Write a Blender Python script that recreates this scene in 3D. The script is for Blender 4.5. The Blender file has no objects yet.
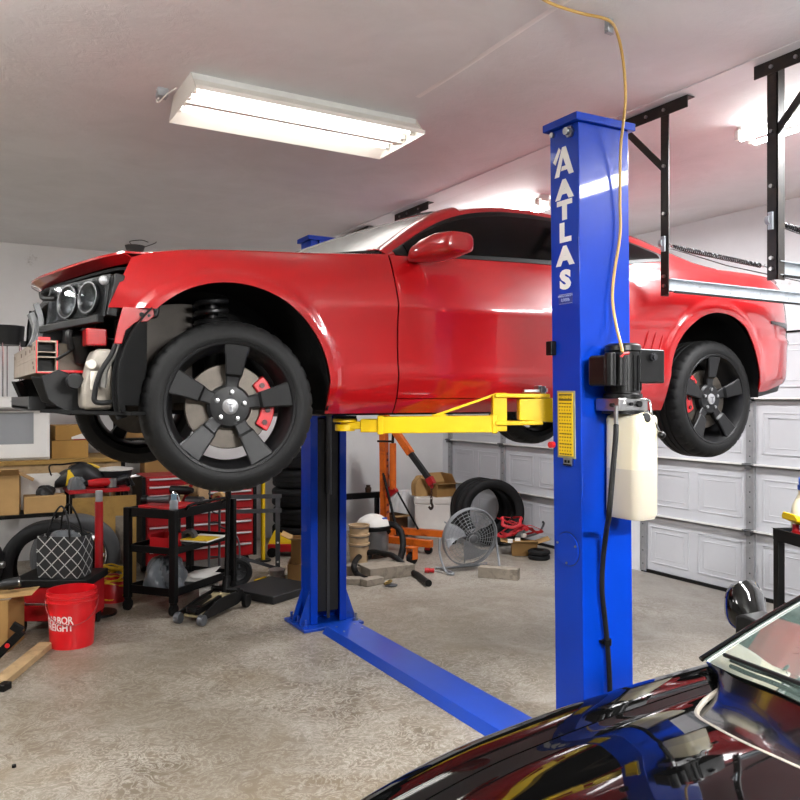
import bpy, bmesh, math, random
from mathutils import Vector, Matrix, Euler
random.seed(7)
scene = bpy.context.scene
COL = scene.collection
PI = math.pi
sin, cos, rad = math.sin, math.cos, math.radians

# ------------------------------------------------------------------ camera model
# world: x runs along the red car towards its tail, y runs away from the viewer across the bay, z up
FPX, CX, CY, HC = 780.0, 400.0, 398.0, 1.65
YAW = rad(30)
def ray(px, py):
    c = (px-CX)/FPX; k = (CY-py)/FPX
    return Vector((c*cos(YAW)+sin(YAW), -c*sin(YAW)+cos(YAW), k))
def fl(px, py, z=0.0):                      # point on a horizontal plane
    d = ray(px, py); t = (z-HC)/d.z
    return Vector((d.x*t, d.y*t, z))
def ony(px, py, y):                         # point on a plane y = const
    d = ray(px, py); t = y/d.y
    return Vector((d.x*t, y, HC+d.z*t))
def onx(px, py, x):
    d = ray(px, py); t = x/d.x
    return Vector((x, d.y*t, HC+d.z*t))
def dep(px, py, t):                         # point at a depth
    d = ray(px, py)
    return Vector((d.x*t, d.y*t, HC+d.z*t))

# ------------------------------------------------------------------ numbers
def lerp(a, b, t): return a+(b-a)*t
def smooth(a, b, x):
    t = min(1, max(0, (x-a)/(b-a))); return t*t*(3-2*t)
def interp(x, pts):                         # smooth monotone-ish cubic through points
    n = len(pts)
    if x <= pts[0][0]: return pts[0][1]
    if x >= pts[-1][0]: return pts[-1][1]
    i = 0
    while x > pts[i+1][0]: i += 1
    def slope(k):
        if k == 0: return (pts[1][1]-pts[0][1])/(pts[1][0]-pts[0][0])
        if k == n-1: return (pts[-1][1]-pts[-2][1])/(pts[-1][0]-pts[-2][0])
        a = (pts[k][1]-pts[k-1][1])/(pts[k][0]-pts[k-1][0]); b = (pts[k+1][1]-pts[k][1])/(pts[k+1][0]-pts[k][0])
        if a*b <= 0: return 0
        return 2*a*b/(a+b)
    x0, y0 = pts[i]; x1, y1 = pts[i+1]; h = x1-x0; t = (x-x0)/h
    m0, m1 = slope(i)*h, slope(i+1)*h
    return (2*t**3-3*t*t+1)*y0+(t**3-2*t*t+t)*m0+(-2*t**3+3*t*t)*y1+(t**3-t*t)*m1
def lin(x, pts):
    if x <= pts[0][0]: return pts[0][1]
    for (a, b), (c, d) in zip(pts, pts[1:]):
        if x <= c: return b+(d-b)*(x-a)/(c-a)
    return pts[-1][1]
def spline(P, n=8, closed=False):           # catmull-rom through points
    P = [Vector(p) for p in P]; out = []
    m = len(P); rng = m if closed else m-1
    for i in range(rng):
        p1, p2 = P[i], P[(i+1) % m]
        p0 = P[i-1] if (i > 0 or closed) else p1*2-p2
        p3 = P[(i+2) % m] if (i+2 < m or closed) else p2*2-p1
        for k in range(n):
            t = k/n
            out.append(0.5*((2*p1)+(p2-p0)*t+(2*p0-5*p1+4*p2-p3)*t*t+(3*p1-p0-3*p2+p3)*t**3))
    if not closed: out.append(P[-1])
    return out

# ------------------------------------------------------------------ mesh builder
OFF = {}
class MB:
    def __init__(s): s.v = []; s.f = []; s.m = []
    def add(s, V, F, mi=0, M=None):
        o = len(s.v)
        for p in V:
            p = Vector(p); s.v.append(M @ p if M is not None else p)
        for f in F: s.f.append([i+o for i in f]); s.m.append(mi)
        return s
    def box(s, a, b, mi=0, M=None):         # two opposite corners
        x0, y0, z0 = a; x1, y1, z1 = b
        return s.add([(x0,y0,z0),(x1,y0,z0),(x1,y1,z0),(x0,y1,z0),(x0,y0,z1),(x1,y0,z1),(x1,y1,z1),(x0,y1,z1)],
              [(0,3,2,1),(4,5,6,7),(0,1,5,4),(1,2,6,5),(2,3,7,6),(3,0,4,7)], mi, M)
    def cbox(s, c, size, rz=0, mi=0, rx=0, ry=0):
        h = Vector(size)/2
        return s.box(-h, h, mi, Matrix.Translation(c) @ Euler((rx, ry, rz)).to_matrix().to_4x4())
    def bar(s, p, q, w, h=None, mi=0, up=(0,0,1)):   # box section from p to q
        p, q = Vector(p), Vector(q); h = h or w
        d = q-p; L = d.length; d.normalize()
        u = Vector(up)
        if abs(d.dot(u)) > .98: u = Vector((1,0,0))
        a = d.cross(u).normalized(); b = a.cross(d)
        M = Matrix(((a.x,d.x,b.x,p.x),(a.y,d.y,b.y,p.y),(a.z,d.z,b.z,p.z),(0,0,0,1)))
        return s.box((-w/2,0,-h/2),(w/2,L,h/2), mi, M)
    def tube(s, pts, r, n=8, mi=0, cap=True, closed=False, flat=1.0):
        pts = [Vector(p) for p in pts]; N = len(pts)
        R = r if isinstance(r, (list, tuple)) else [r]*N
        prev = None; V = []; F = []
        for i, p in enumerate(pts):
            if closed: t = pts[(i+1) % N]-pts[i-1]
            else: t = pts[min(i+1, N-1)]-pts[max(i-1, 0)]
            if t.length < 1e-9: t = Vector((0,0,1))
            t.normalize()
            if prev is None:
                a = t.cross(Vector((0,0,1)) if abs(t.z) < .9 else Vector((1,0,0)))
            else: a = prev-t*prev.dot(t)
            a.normalize(); prev = a; b = t.cross(a)
            for k in range(n):
                g = 2*PI*k/n; V.append(p+(a*cos(g)+b*sin(g)*flat)*R[i])
        for i in range(N if closed else N-1):
            j = (i+1) % N
            for k in range(n):
                F.append((i*n+k, i*n+(k+1) % n, j*n+(k+1) % n, j*n+k))
        if cap and not closed:
            F.append(tuple(range(n))[::-1]); F.append(tuple((N-1)*n+k for k in range(n)))
        return s.add(V, F, mi)
    def cyl(s, p, q, r, r2=None, n=24, mi=0, cap=True):
        return s.tube([p, q], [r, r if r2 is None else r2], n, mi, cap)
    def lathe(s, prof, n=32, mi=0, M=None, closed=False, a0=0, a1=2*PI):   # profile (r,z), about z
        V = []; F = []; m = len(prof); full = abs(a1-a0-2*PI) < 1e-6
        cnt = n if full else n+1
        for k in range(cnt):
            g = a0+(a1-a0)*k/n
            for r, z in prof: V.append((r*cos(g), r*sin(g), z))
        for k in range(n):
            j = (k+1) % cnt
            for i in range(m if closed else m-1):
                i2 = (i+1) % m
                F.append((k*m+i, j*m+i, j*m+i2, k*m+i2))
        return s.add(V, F, mi, M)
    def prism(s, poly, z0, z1, mi=0, M=None):        # polygon in xy
        n = len(poly)
        V = [(x,y,z0) for x,y in poly]+[(x,y,z1) for x,y in poly]
        F = [tuple(range(n))[::-1], tuple(range(n,2*n))]+[(i,(i+1)%n,n+(i+1)%n,n+i) for i in range(n)]
        return s.add(V, F, mi, M)
    def grid(s, fn, na, nb, mi=0, wrap_a=False):     # fn(a,b) on [0,1]^2, or lists of parameters
        A = na if isinstance(na, (list, tuple)) else [i/na for i in range(na+(0 if wrap_a else 1))]
        B = nb if isinstance(nb, (list, tuple)) else [i/nb for i in range(nb+1)]
        V = [fn(a, b) for a in A for b in B]; k = len(B); F = []
        for i in range(len(A) if wrap_a else len(A)-1):
            i2 = (i+1) % len(A)
            for j in range(k-1): F.append((i*k+j, i2*k+j, i2*k+j+1, i*k+j+1))
        return s.add(V, F, mi)
    def ball(s, c, r, n=16, mi=0, sc=(1,1,1), M=None):
        V = []; F = []; h = n//2
        for i in range(h+1):
            t = PI*i/h
            for k in range(n): V.append(Vector((sin(t)*cos(2*PI*k/n)*r*sc[0], sin(t)*sin(2*PI*k/n)*r*sc[1], cos(t)*r*sc[2])))
        for i in range(h):
            for k in range(n): F.append((i*n+k, i*n+(k+1)%n, (i+1)*n+(k+1)%n, (i+1)*n+k))
        MM = Matrix.Translation(c) @ (M if M is not None else Matrix.Identity(4))
        return s.add(V, F, mi, MM)
    def loft(s, rings, mi=0, cap=True):
        n = len(rings[0]); V = [p for r in rings for p in r]; F = []
        for i in range(len(rings)-1):
            for k in range(n): F.append((i*n+k, i*n+(k+1)%n, (i+1)*n+(k+1)%n, (i+1)*n+k))
        if cap: F.append(tuple(range(n))[::-1]); F.append(tuple((len(rings)-1)*n+k for k in range(n)))
        return s.add(V, F, mi)
    def xform(s, M):
        s.v = [M @ p for p in s.v]; return s
    def mesh(s, name, mats, off, ang, clean):
        me = bpy.data.meshes.new(name)
        me.from_pydata([tuple(p-off) for p in s.v], [], s.f)
        for m in mats: me.materials.append(m)
        for p, i in zip(me.polygons, s.m): p.material_index = i
        if clean:
            bm = bmesh.new(); bm.from_mesh(me)
            bmesh.ops.remove_doubles(bm, verts=bm.verts, dist=1e-5)
            bmesh.ops.dissolve_degenerate(bm, edges=bm.edges, dist=1e-6)
            bmesh.ops.recalc_face_normals(bm, faces=bm.faces)
            bm.to_mesh(me); bm.free()
        for p in me.polygons: p.use_smooth = True
        me.set_sharp_from_angle(angle=rad(ang))
        cnt = {}
        for p in me.polygons:
            for k in p.edge_keys: cnt[k] = cnt.get(k, 0)+1
        for e in me.edges:
            if cnt.get(tuple(sorted(e.vertices)), 0) == 1: e.use_edge_sharp = True
        me.validate()
        return me
    def islands(s):
        par = list(range(len(s.v)))
        def find(i):
            while par[i] != i: par[i] = par[par[i]]; i = par[i]
            return i
        for f in s.f:
            a = find(f[0])
            for i in f[1:]: par[find(i)] = a
        out = {}
        for f, m in zip(s.f, s.m):
            k = find(f[0]); mb, mp = out.setdefault(k, (MB(), {}))
            g = []
            for i in f:
                if i not in mp: mp[i] = len(mb.v); mb.v.append(s.v[i])
                g.append(mp[i])
            mb.f.append(g); mb.m.append(m)
        return [a for a, b in out.values()]
    def split(s, name, *a, **k):            # every loose piece becomes a part of its own
        return [p.build(name, *a, **k) for p in s.islands()][0]
    def build(s, name, mat, parent=None, bev=0, ang=35, solid=0, local=False, clean=True, sub=0, origin=None, seg=2):
        mats = mat if isinstance(mat, (list, tuple)) else [mat]
        off = Vector((0,0,0))
        if parent is not None and not local: off = OFF.get(parent.name, off)
        if parent is None and origin is not None: off = Vector(origin)
        o = bpy.data.objects.new(name, s.mesh(name, mats, off, ang, clean))
        COL.objects.link(o)
        if parent is not None: o.parent = parent
        elif origin is not None: o.location = origin
        OFF[o.name] = off
        if sub: md = o.modifiers.new('sub', 'SUBSURF'); md.levels = sub; md.render_levels = sub
        if solid: md = o.modifiers.new('solid', 'SOLIDIFY'); md.thickness = solid; md.offset = 0
        if bev: md = o.modifiers.new('bev', 'BEVEL'); md.width = bev; md.segments = seg; md.limit_method = 'ANGLE'; md.angle_limit = rad(40); md.harden_normals = True
        return o

def tag(o, label=None, cat=None, group=None, kind=None):
    if label: o['label'] = label
    if cat: o['category'] = cat
    if group: o['group'] = group
    if kind: o['kind'] = kind
    return o
def thing(name, label, cat, loc=(0,0,0), rz=0, group=None):
    o = bpy.data.objects.new(name, None); COL.objects.link(o)
    o.empty_display_size = .1
    o.location = loc; o.rotation_euler = (0,0,rz); OFF[o.name] = Vector(loc)
    return tag(o, label, cat, group)
def struct(o): o['kind'] = 'structure'; return o
KIDS = lambda o: [c for c in bpy.data.objects if c.parent == o]
def dup(o, loc, rz=None, label=None, group=None, scale=None, rot=None):
    def rec(a, par):
        c = a.copy(); COL.objects.link(c); c.parent = par
        for ch in KIDS(a): rec(ch, c)
        return c
    r = rec(o, None); r.location = loc
    if rz is not None: r.rotation_euler = (0,0,rz)
    if rot is not None: r.rotation_euler = rot
    if scale is not None: r.scale = (scale,)*3 if not isinstance(scale, (tuple,list)) else scale
    if label: r['label'] = label
    if group: r['group'] = group
    return r

# ------------------------------------------------------------------ materials
def C(h):
    h = h.lstrip('#'); out = []
    for i in (0,2,4):
        c = int(h[i:i+2],16)/255
        out.append(c/12.92 if c <= .04045 else ((c+.055)/1.055)**2.4)
    return (*out, 1)
class NT:
    def __init__(s, name):
        s.m = bpy.data.materials.new(name); s.m.use_nodes = True
        s.t = s.m.node_tree; s.t.nodes.clear()
        s.out = s.n('ShaderNodeOutputMaterial'); s.b = s.n('ShaderNodeBsdfPrincipled')
        s.l(s.b.outputs[0], s.out.inputs[0])
    def n(s, k, **kw):
        o = s.t.nodes.new(k)
        for a, b in kw.items():
            if hasattr(o, a): setattr(o, a, b)
            else: o.inputs[a].default_value = b
        return o
    def l(s, a, b): s.t.links.new(a, b)
    def coord(s, scale=(1,1,1), kind='Object'):
        c = s.n('ShaderNodeTexCoord'); m = s.n('ShaderNodeMapping'); m.inputs['Scale'].default_value = scale
        s.l(c.outputs[kind], m.inputs[0]); return m.outputs[0]
    def noise(s, vec, scale, detail=4, rough=.55, dist=0):
        o = s.n('ShaderNodeTexNoise'); o.inputs['Scale'].default_value = scale; o.inputs['Detail'].default_value = detail
        o.inputs['Roughness'].default_value = rough; o.inputs['Distortion'].default_value = dist
        s.l(vec, o.inputs['Vector']); return o.outputs[0]
    def ramp(s, fac, stops):
        o = s.n('ShaderNodeValToRGB'); e = o.color_ramp.elements
        while len(e) < len(stops): e.new(.5)
        for k, (p, c) in zip(e, stops): k.position = p; k.color = c
        s.l(fac, o.inputs[0]); return o.outputs[0]
    def mix(s, fac, a, b, blend='MIX'):
        o = s.n('ShaderNodeMix', data_type='RGBA', blend_type=blend)
        for val, i in ((fac,0),(a,6),(b,7)):
            if hasattr(val, 'is_linked'): s.l(val, o.inputs[i])
            else: o.inputs[i].default_value = val
        return o.outputs[2]
    def math(s, op, a, b=0.0, clamp=False):
        o = s.n('ShaderNodeMath', operation=op, use_clamp=clamp)
        for val, i in ((a,0),(b,1)):
            if hasattr(val, 'is_linked'): s.l(val, o.inputs[i])
            else: o.inputs[i].default_value = val
        return o.outputs[0]
    def bump(s, h, strength=.2, dist=.01):
        o = s.n('ShaderNodeBump'); o.inputs['Strength'].default_value = strength; o.inputs['Distance'].default_value = dist
        s.l(h, o.inputs['Height']); s.l(o.outputs[0], s.b.inputs['Normal'])
    def set(s, **kw):
        for k, v in kw.items():
            i = s.b.inputs[k.replace('_', ' ')]
            if hasattr(v, 'is_linked'): s.l(v, i)
            else: i.default_value = v
        return s
G1 = lambda v: (v, v, v, 1)
_mc = {}
def mat(name, col, rough=.5, metal=0, var=.0, scale=8, bump=0, bscale=60, coat=0, dirt=None, spec=.5, rvar=0):
    """plain procedural surface: base colour with a little noise in tone, gloss and relief"""
    if name in _mc: return _mc[name]
    t = NT(name); c = C(col) if isinstance(col, str) else col
    v = t.coord()
    if var or dirt:
        nz = t.noise(v, scale, 5, .6)
        dk = tuple(x*(1-var) for x in c[:3])+(1,); lt = tuple(min(1,x*(1+var)) for x in c[:3])+(1,)
        base = t.ramp(nz, [(.3,dk),(.7,lt)])
        if dirt:
            n2 = t.noise(v, scale*.7, 6, .7, .5)
            base = t.mix(t.ramp(n2, [(.5,G1(0)),(.68,G1(1))]), base, C(dirt))
        t.set(Base_Color=base)
    else:
        nz = t.noise(v, scale, 3)
        t.set(Base_Color=t.ramp(nz, [(.3,tuple(x*.97 for x in c[:3])+(1,)),(.7,c)]))
    if rvar:
        t.set(Roughness=t.ramp(t.noise(v, scale*1.3, 4), [(.3,G1(max(0,rough-rvar))),(.7,G1(min(1,rough+rvar)))]))
    else: t.set(Roughness=rough)
    t.set(Metallic=metal, Coat_Weight=coat, Coat_Roughness=.04, Specular_IOR_Level=spec)
    if bump: t.bump(t.noise(v, bscale, 5, .6), bump, .01)
    _mc[name] = t.m
    return t.m
def glow(name, col, strength):
    t = NT(name); t.set(Base_Color=C(col), Emission_Color=C(col), Emission_Strength=strength); return t.m

def text_mesh(mb, txt, size, M, bold=0.0, depth=.001, mi=0, align='CENTER', warp=None, res=3):
    cu = bpy.data.curves.new('t', 'FONT'); cu.body = txt; cu.size = size; cu.align_x = align; cu.align_y = 'CENTER'
    cu.offset = bold; cu.extrude = depth; cu.resolution_u = res
    o = bpy.data.objects.new('t', cu); COL.objects.link(o)
    dg = bpy.context.evaluated_depsgraph_get()
    me = bpy.data.meshes.new_from_object(o.evaluated_get(dg))
    V = [v.co.copy() for v in me.vertices]; F = [tuple(p.vertices) for p in me.polygons]
    if warp: V = [warp(p) for p in V]
    mb.add(V, F, mi, M)
    bpy.data.objects.remove(o); bpy.data.curves.remove(cu); bpy.data.meshes.remove(me)
# ================================================================== ROOM
XW, YW, ZC = 5.71, 8.75, 3.21
XL, YN = -3.6, -3.6

def floor_mat():
    t = NT('worn_flaked_floor'); v = t.coord()
    big = t.noise(v, .55, 4, .55)
    mid = t.noise(v, 2.2, 6, .65, .6)
    flake = t.noise(v, 9, 6, .62, 2.6)
    fine = t.noise(v, 55, 5, .7, .8)
    base = t.ramp(mid, [(.30,C('#5d5344')),(.46,C('#7b7060')),(.62,C('#8e8577')),(.8,C('#9c9489'))])
    base = t.mix(t.ramp(flake, [(.44,G1(0)),(.50,G1(.75)),(.54,G1(.25)),(.60,G1(0))]), base, C('#c6c0b6'))
    base = t.mix(t.ramp(t.noise(v, 13, 6, .6, 3.2), [(.47,G1(0)),(.515,G1(.7)),(.56,G1(0))]), base, C('#76695a'))
    base = t.mix(t.ramp(t.noise(v, 1.1, 5, .6, 1.2), [(.52,G1(0)),(.68,G1(.55))]), base, C('#78684f'))
    base = t.mix(t.ramp(t.noise(v, .75, 4, .55, .4), [(.42,G1(.55)),(.6,G1(0))]), base, C('#6e6353'))
    base = t.mix(t.ramp(t.noise(v, 1.7, 6, .7, 1.0), [(.52,G1(0)),(.66,G1(.5))]), base, C('#aba59c'))
    base = t.mix(t.ramp(t.noise(v, 3.3, 5, .7, .3), [(.66,G1(0)),(.74,G1(.6))]), base, C('#6b6052'))
    base = t.mix(t.ramp(fine, [(.35,G1(.28)),(.6,G1(0))]), base, C('#6f6657'))
    # paler and greyer towards the doors
    sep = t.n('ShaderNodeSeparateXYZ'); c = t.n('ShaderNodeTexCoord'); t.l(c.outputs['Object'], sep.inputs[0])
    by_doors = t.math('MULTIPLY', t.math('ADD', t.math('MULTIPLY', sep.outputs[0], .3), -.85, True), .55)
    base = t.mix(by_doors, base, C('#9a9793'))
    t.set(Base_Color=base, Roughness=t.ramp(mid, [(.3,G1(.5)),(.7,G1(.3))]), Specular_IOR_Level=.45)
    t.bump(flake, .22, .004); return t.m
def ceil_mat():
    t = NT('textured_ceiling_drywall'); v = t.coord()
    n1 = t.noise(v, .8, 5, .6); n2 = t.noise(v, 2.4, 6, .65, .8)
    base = t.mix(t.ramp(n2, [(.35,G1(0)),(.7,G1(.5))]), t.ramp(n1, [(.3,C('#dcdcdc')),(.7,C('#e6e7e8'))]), C('#cfcfcf'))
    t.set(Base_Color=base, Roughness=.62, Specular_IOR_Level=.4); t.bump(t.noise(v, 14, 6, .7, 1.0), .25, .012); return t.m
def wall_mat(name, a, b, rough=.7):
    t = NT(name); v = t.coord()
    n1 = t.noise(v, 1.6, 6, .6); n2 = t.noise(v, 5, 6, .75)
    base = t.ramp(n1, [(.3,C(a)),(.7,C(b))])
    base = t.mix(t.ramp(n2, [(.66,G1(0)),(.72,G1(.5))]), base, C('#9c9690'))
    t.set(Base_Color=base, Roughness=rough); t.bump(t.noise(v, 22, 5, .6), .12, .01); return t.m
M_FLOOR = floor_mat(); M_CEIL = ceil_mat()
M_WALL = wall_mat('painted_block_wall', '#dadad9', '#e6e6e5')
M_WALL2 = wall_mat('white_wall_paint', '#cfd0d3', '#dcdde0', .6)
M_WALL3 = wall_mat('darkened_grey_wall', '#6f6c69', '#8a8784', .7)  # unseen walls, colour darkened to cut fill and reflections
M_DOOR = mat('white_steel_door', '#c4c5c9', .42, var=.03, scale=3, bump=.06, bscale=120)
M_GALV = mat('galvanised_steel', '#aab0b5', .42, .45, var=.12, scale=25, rvar=.1)
M_GALVL = mat('zinc_strip', '#9c9d9f', .45, .35, var=.1, scale=20)
M_BLK = mat('black_painted_steel', '#060606', .45, 0, var=.25, scale=12, spec=.25)
M_BRNBLK = mat('weathered_black_angle_iron', '#1e1a17', .45, .2, var=.3, scale=10, dirt='#33291f')
M_RUB = mat('black_rubber', '#080808', .6, spec=.3, bump=.1, bscale=150)
M_STEEL = mat('bare_steel', '#a8a8a8', .28, 1.0, var=.1, scale=30)
M_CHR = mat('chrome', '#d0d0d2', .12, 1.0)
M_WHT = mat('white_enamel', '#e4e3df', .35, var=.02)
M_WHTP = mat('white_plastic', '#dedbd4', .45, var=.04)

m = MB(); m.box((XL-.1,YN-.1,-.12),(XW+.25,YW+.1,0)); struct(m.build('floor', M_FLOOR))
m = MB(); m.box((XL-.1,YN-.1,ZC),(XW+.25,YW+.1,ZC+.1)); struct(m.build('ceiling', M_CEIL))
m = MB(); m.box((XL-.1,YW,0),(XW,YW+.1,ZC)); struct(m.build('wall_back', M_WALL))
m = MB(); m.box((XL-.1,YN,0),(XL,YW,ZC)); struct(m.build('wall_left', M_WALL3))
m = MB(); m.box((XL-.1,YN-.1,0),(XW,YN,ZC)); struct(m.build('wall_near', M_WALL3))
DOORS = [(6.28, 8.62), (2.95, 5.30), (-.45, 2.16)]
DH = 2.18
m = MB(); ys = YN
for a, b in sorted(DOORS):
    m.box((XW,ys,0),(XW+.12,a,DH)); ys = b
m.box((XW,ys,0),(XW+.12,YW,DH)); m.box((XW,YN,DH),(XW+.12,YW,ZC))
struct(m.build('wall_right', M_WALL2))
# taped ceiling seam and the cleat the door brackets hang from
m = MB(); m.box((3.20,YN,ZC-.006),(3.37,YW,ZC)); struct(m.build('trim_1', mat('ceiling_white', '#e2e3e4', .6), bev=.002))
m = MB()
m.grid(lambda a, b: (lerp(2.085,2.115,b)+.004*sin(9*a), lerp(1.2,3.46,a), ZC-.005*sin(PI*b)*min(1,a*6,(1-a)*6)-.0002), 40, 6)
struct(m.build('trim_2', mat('ceiling_tape', '#eceae8', .5)))

def garage_door(n, y0, y1):
    X = XW+.03
    d = MB(); d.box((X,y0,0),(X+.04,y1,DH)); nb = 2
    hs = DH/4; w = (y1-y0)
    # inner face relief: embossed twin panels in each section, shown from inside as raised frames
    emb = d; cols = 4
    for s in range(4):
        for k in range(cols):
            ya = y0+w*k/cols+(.10 if k % 2 == 0 else .05); yb = y0+w*(k+1)/cols-(.05 if k % 2 == 0 else .10)
            za, zb = s*hs+.10, (s+1)*hs-.10
            for ins, th, h in ((0,.012,.006),(.05,.008,.004)):
                a0,a1,b0,b1 = ya+ins,yb-ins,za+ins,zb-ins
                for p, q in (((a0,b0),(a1,b0+th)),((a0,b1-th),(a1,b1)),((a0,b0),(a0+th,b1)),((a1-th,b0),(a1,b1))):
                    emb.box((X-h,p[0],p[1]),(X+.001,q[0],q[1]))
    root = struct(d.build('door_%d' % n, M_DOOR, bev=.003))
    for s in range(1,4):
        r = MB(); r.box((X-.05,y0,s*hs-.004),(X+.002,y1,s*hs+.006)); r.box((X-.05,y0,s*hs-.004),(X-.046,y1,s*hs+.022))
        r.build('section_rail', M_WHT, root)
    for k in (0,1,2):
        y = [y0+.03, (y0+y1)/2, y1-.03][k]; st = MB()
        for s in range(4):
            st.box((X-.03,y-.035,s*hs+.012),(X,y+.035,(s+1)*hs-.012))
        for q in range(4):
            for j in range(4): st.cyl((X-.0315,y,q*hs+.08+j*.125),(X-.0295,y,q*hs+.08+j*.125),.006,n=8,mi=1)
        o = st.build('stile', [M_GALVL, M_BLK], root)
        for q in range(1,4):
            hh = MB(); hh.cbox((X-.045,y,q*hs),(.04,.05,.05)); hh.cyl((X-.06,y-.05,q*hs+.012),(X-.06,y+.05,q*hs+.012),.009,n=10)
            hh.build('hinge', mat('dull_hinge_steel','#6f7071',.45,.7), o)
    sl = MB(); sl.box((X-.02,y0,0),(X,y1,.03)); sl.build('bottom_seal', M_RUB, root)
    tp = MB(); tp.box((X-.012,y0,DH-.012),(X,y1,DH+.012)); tp.build('top_seal', M_RUB, root)
    return root
for i, (a, b) in enumerate(DOORS): garage_door(i+1, a, b)

XB = 3.28
RW = 'door track rails hung from the ceiling'
def track(y, side, far, label, br_label, by=None):
    """one door track: vertical run by the jamb, bend, horizontal rail; plus its ceiling bracket"""
    t = thing('door_track', label, 'door track', (XW-.09,y,0), group=RW)
    p = MB(); p.box((XW-.075,y-.012,.02),(XW-.02,y+.012,1.95)); p.build('vertical_track', M_GALV, t)
    sp = MB(); sp.box((XW-.03,y-.03*side-.03,.0),(XW,y-.03*side+.03,1.9)); sp.build('jamb_angle', M_GALVL, t)
    c = MB(); R = .33; pts = [Vector((XW-.05-R+R*cos(g),y,1.95+R*sin(g))) for g in [i/10*PI/2 for i in range(11)]]
    for a, b in zip(pts, pts[1:]): c.bar(a, b, .024, .055, up=(0,1,0)); 
    c.build('bend', M_GALV, t)
    zr = 2.245
    r = MB(); r.box((XB,y-.004,zr-.033),(XW-.05-R,y+.004,zr+.033))
    for zz in (zr-.033, zr+.029): r.box((XB,y-.03,zz),(XW-.05-R,y+.004,zz+.004))
    r.build('rail', M_GALV, t)
    rr = MB(); rr.box((XB+.02,y-.032,zr-.042),(XW-.4,y-.024,zr-.030)); rr.build('rail_lip', M_BLK, t)
    rv = MB()
    for k in range(8): rv.cyl((XB+.25+k*.26,y-.006,zr+.008*(-1)**k),(XB+.25+k*.26,y+.006,zr+.008*(-1)**k),.007,n=8)
    rv.split('rivet', M_STEEL, t)
    y = by or y
    b = thing('track_bracket', br_label, 'bracket', (XB,y,ZC), group='black angle iron brackets under the ceiling')
    m = MB(); ya, yb = (y-.15,y+.34) if side > 0 else (y-.44,y+.09)
    zt = ZC-.013
    m.box((XB-.025,ya,zt-.062),(XB-.02,yb,zt)); m.box((XB-.025,ya,zt-.005),(XB+.03,yb,zt)); m.build('ceiling_angle', M_BRNBLK, b)
    v = MB(); v.box((XB-.02,y-.026,2.19),(XB-.014,y+.026,ZC-.015)); fy = y+.021 if side > 0 else y-.026; v.box((XB-.02,fy,2.19),(XB+.034,fy+.005,ZC-.015)); v.build('drop_angle', M_BRNBLK, b)
    dgl = MB(); ye = y+.30*side
    dgl.bar((XB-.012,ye,ZC-.05),(XB-.012,y+.01*side,2.86),.036,.008,up=(1,0,0)); dgl.build('brace', M_BRNBLK, b)
    bo = MB()
    for yy, zz in ((y,ZC-.045),(ye,ZC-.045),(y+.12*side,ZC-.045),(y,2.87),(y,2.62),(y,2.24),(y,2.29)):
        bo.cyl((XB-.034,yy,zz),(XB-.018,yy,zz),.009,n=8)
    bo.split('bolt', M_STEEL, b)
    pl = MB(); pl.cyl((XB-.03,y,2.465),(XB-.03,y+.02,2.465),.02,n=14); pl.box((XB-.036,y-.012,2.42),(XB-.024,y+.012,2.50)); pl.build('pulley_clip', M_GALV, b)
    if not far:
        s = thing('door_spring', 'thin black extension spring and cable slung %s' % ('behind the red car\'s tail' if side > 0 else 'above the rail at the right edge'), 'spring', (XB+.03,y,2.46))
        # spring coil
        P0 = Vector((XB+.06,y+.015,2.455)); P1 = Vector((XB+.80,y+.02,2.42))
        co = MB(); N = 46; d = (P1-P0)/N
        path = [P0+d*(i/10)+Vector((0,cos(i*PI/5),sin(i*PI/5)))*.011 for i in range(N*10+1)]
        co.tube(path, .0042, 5); co.build('coil', mat('spring_steel','#2c2d2e',.35,.8), s)
        hk = MB(); hk.tube([(XB-.005,y,2.47),(XB+.02,y+.01,2.475),(XB+.045,y+.012,2.462),P0], .004, 6); hk.tube([P1,P1+Vector((.03,0,-.005)),P1+Vector((.045,0,.01))], .004, 6); hk.build('hook', M_STEEL, s)
        cb = MB(); cb.tube([(XB+.01,y,2.445),(XB+.5,y+.02,2.395),(XW-.35,y,2.30)], .003, 6); cb.tube([P1,(XW-.35,y+.01,2.335)], .003, 6); cb.build('cable', M_BLK, s)
track(2.86, 1, False, 'galvanised door rail crossing in front of the red car\'s rear fender', 'black angle iron bracket hanging beside the top of the near blue lift column')
track(2.24, -1, False, 'galvanised door rail leaving the right edge of the photo below the bracket', 'black angle iron bracket nearest the right edge of the photo')
track(5.44, -1, True, 'door rail behind the red car on the middle garage door\'s far side', 'small black ceiling bracket just above the red car\'s windscreen', 5.64)
track(6.20, 1, True, 'door rail behind the red car on the far garage door', 'small black ceiling bracket farthest back, above the windscreen base', 6.36)

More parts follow.
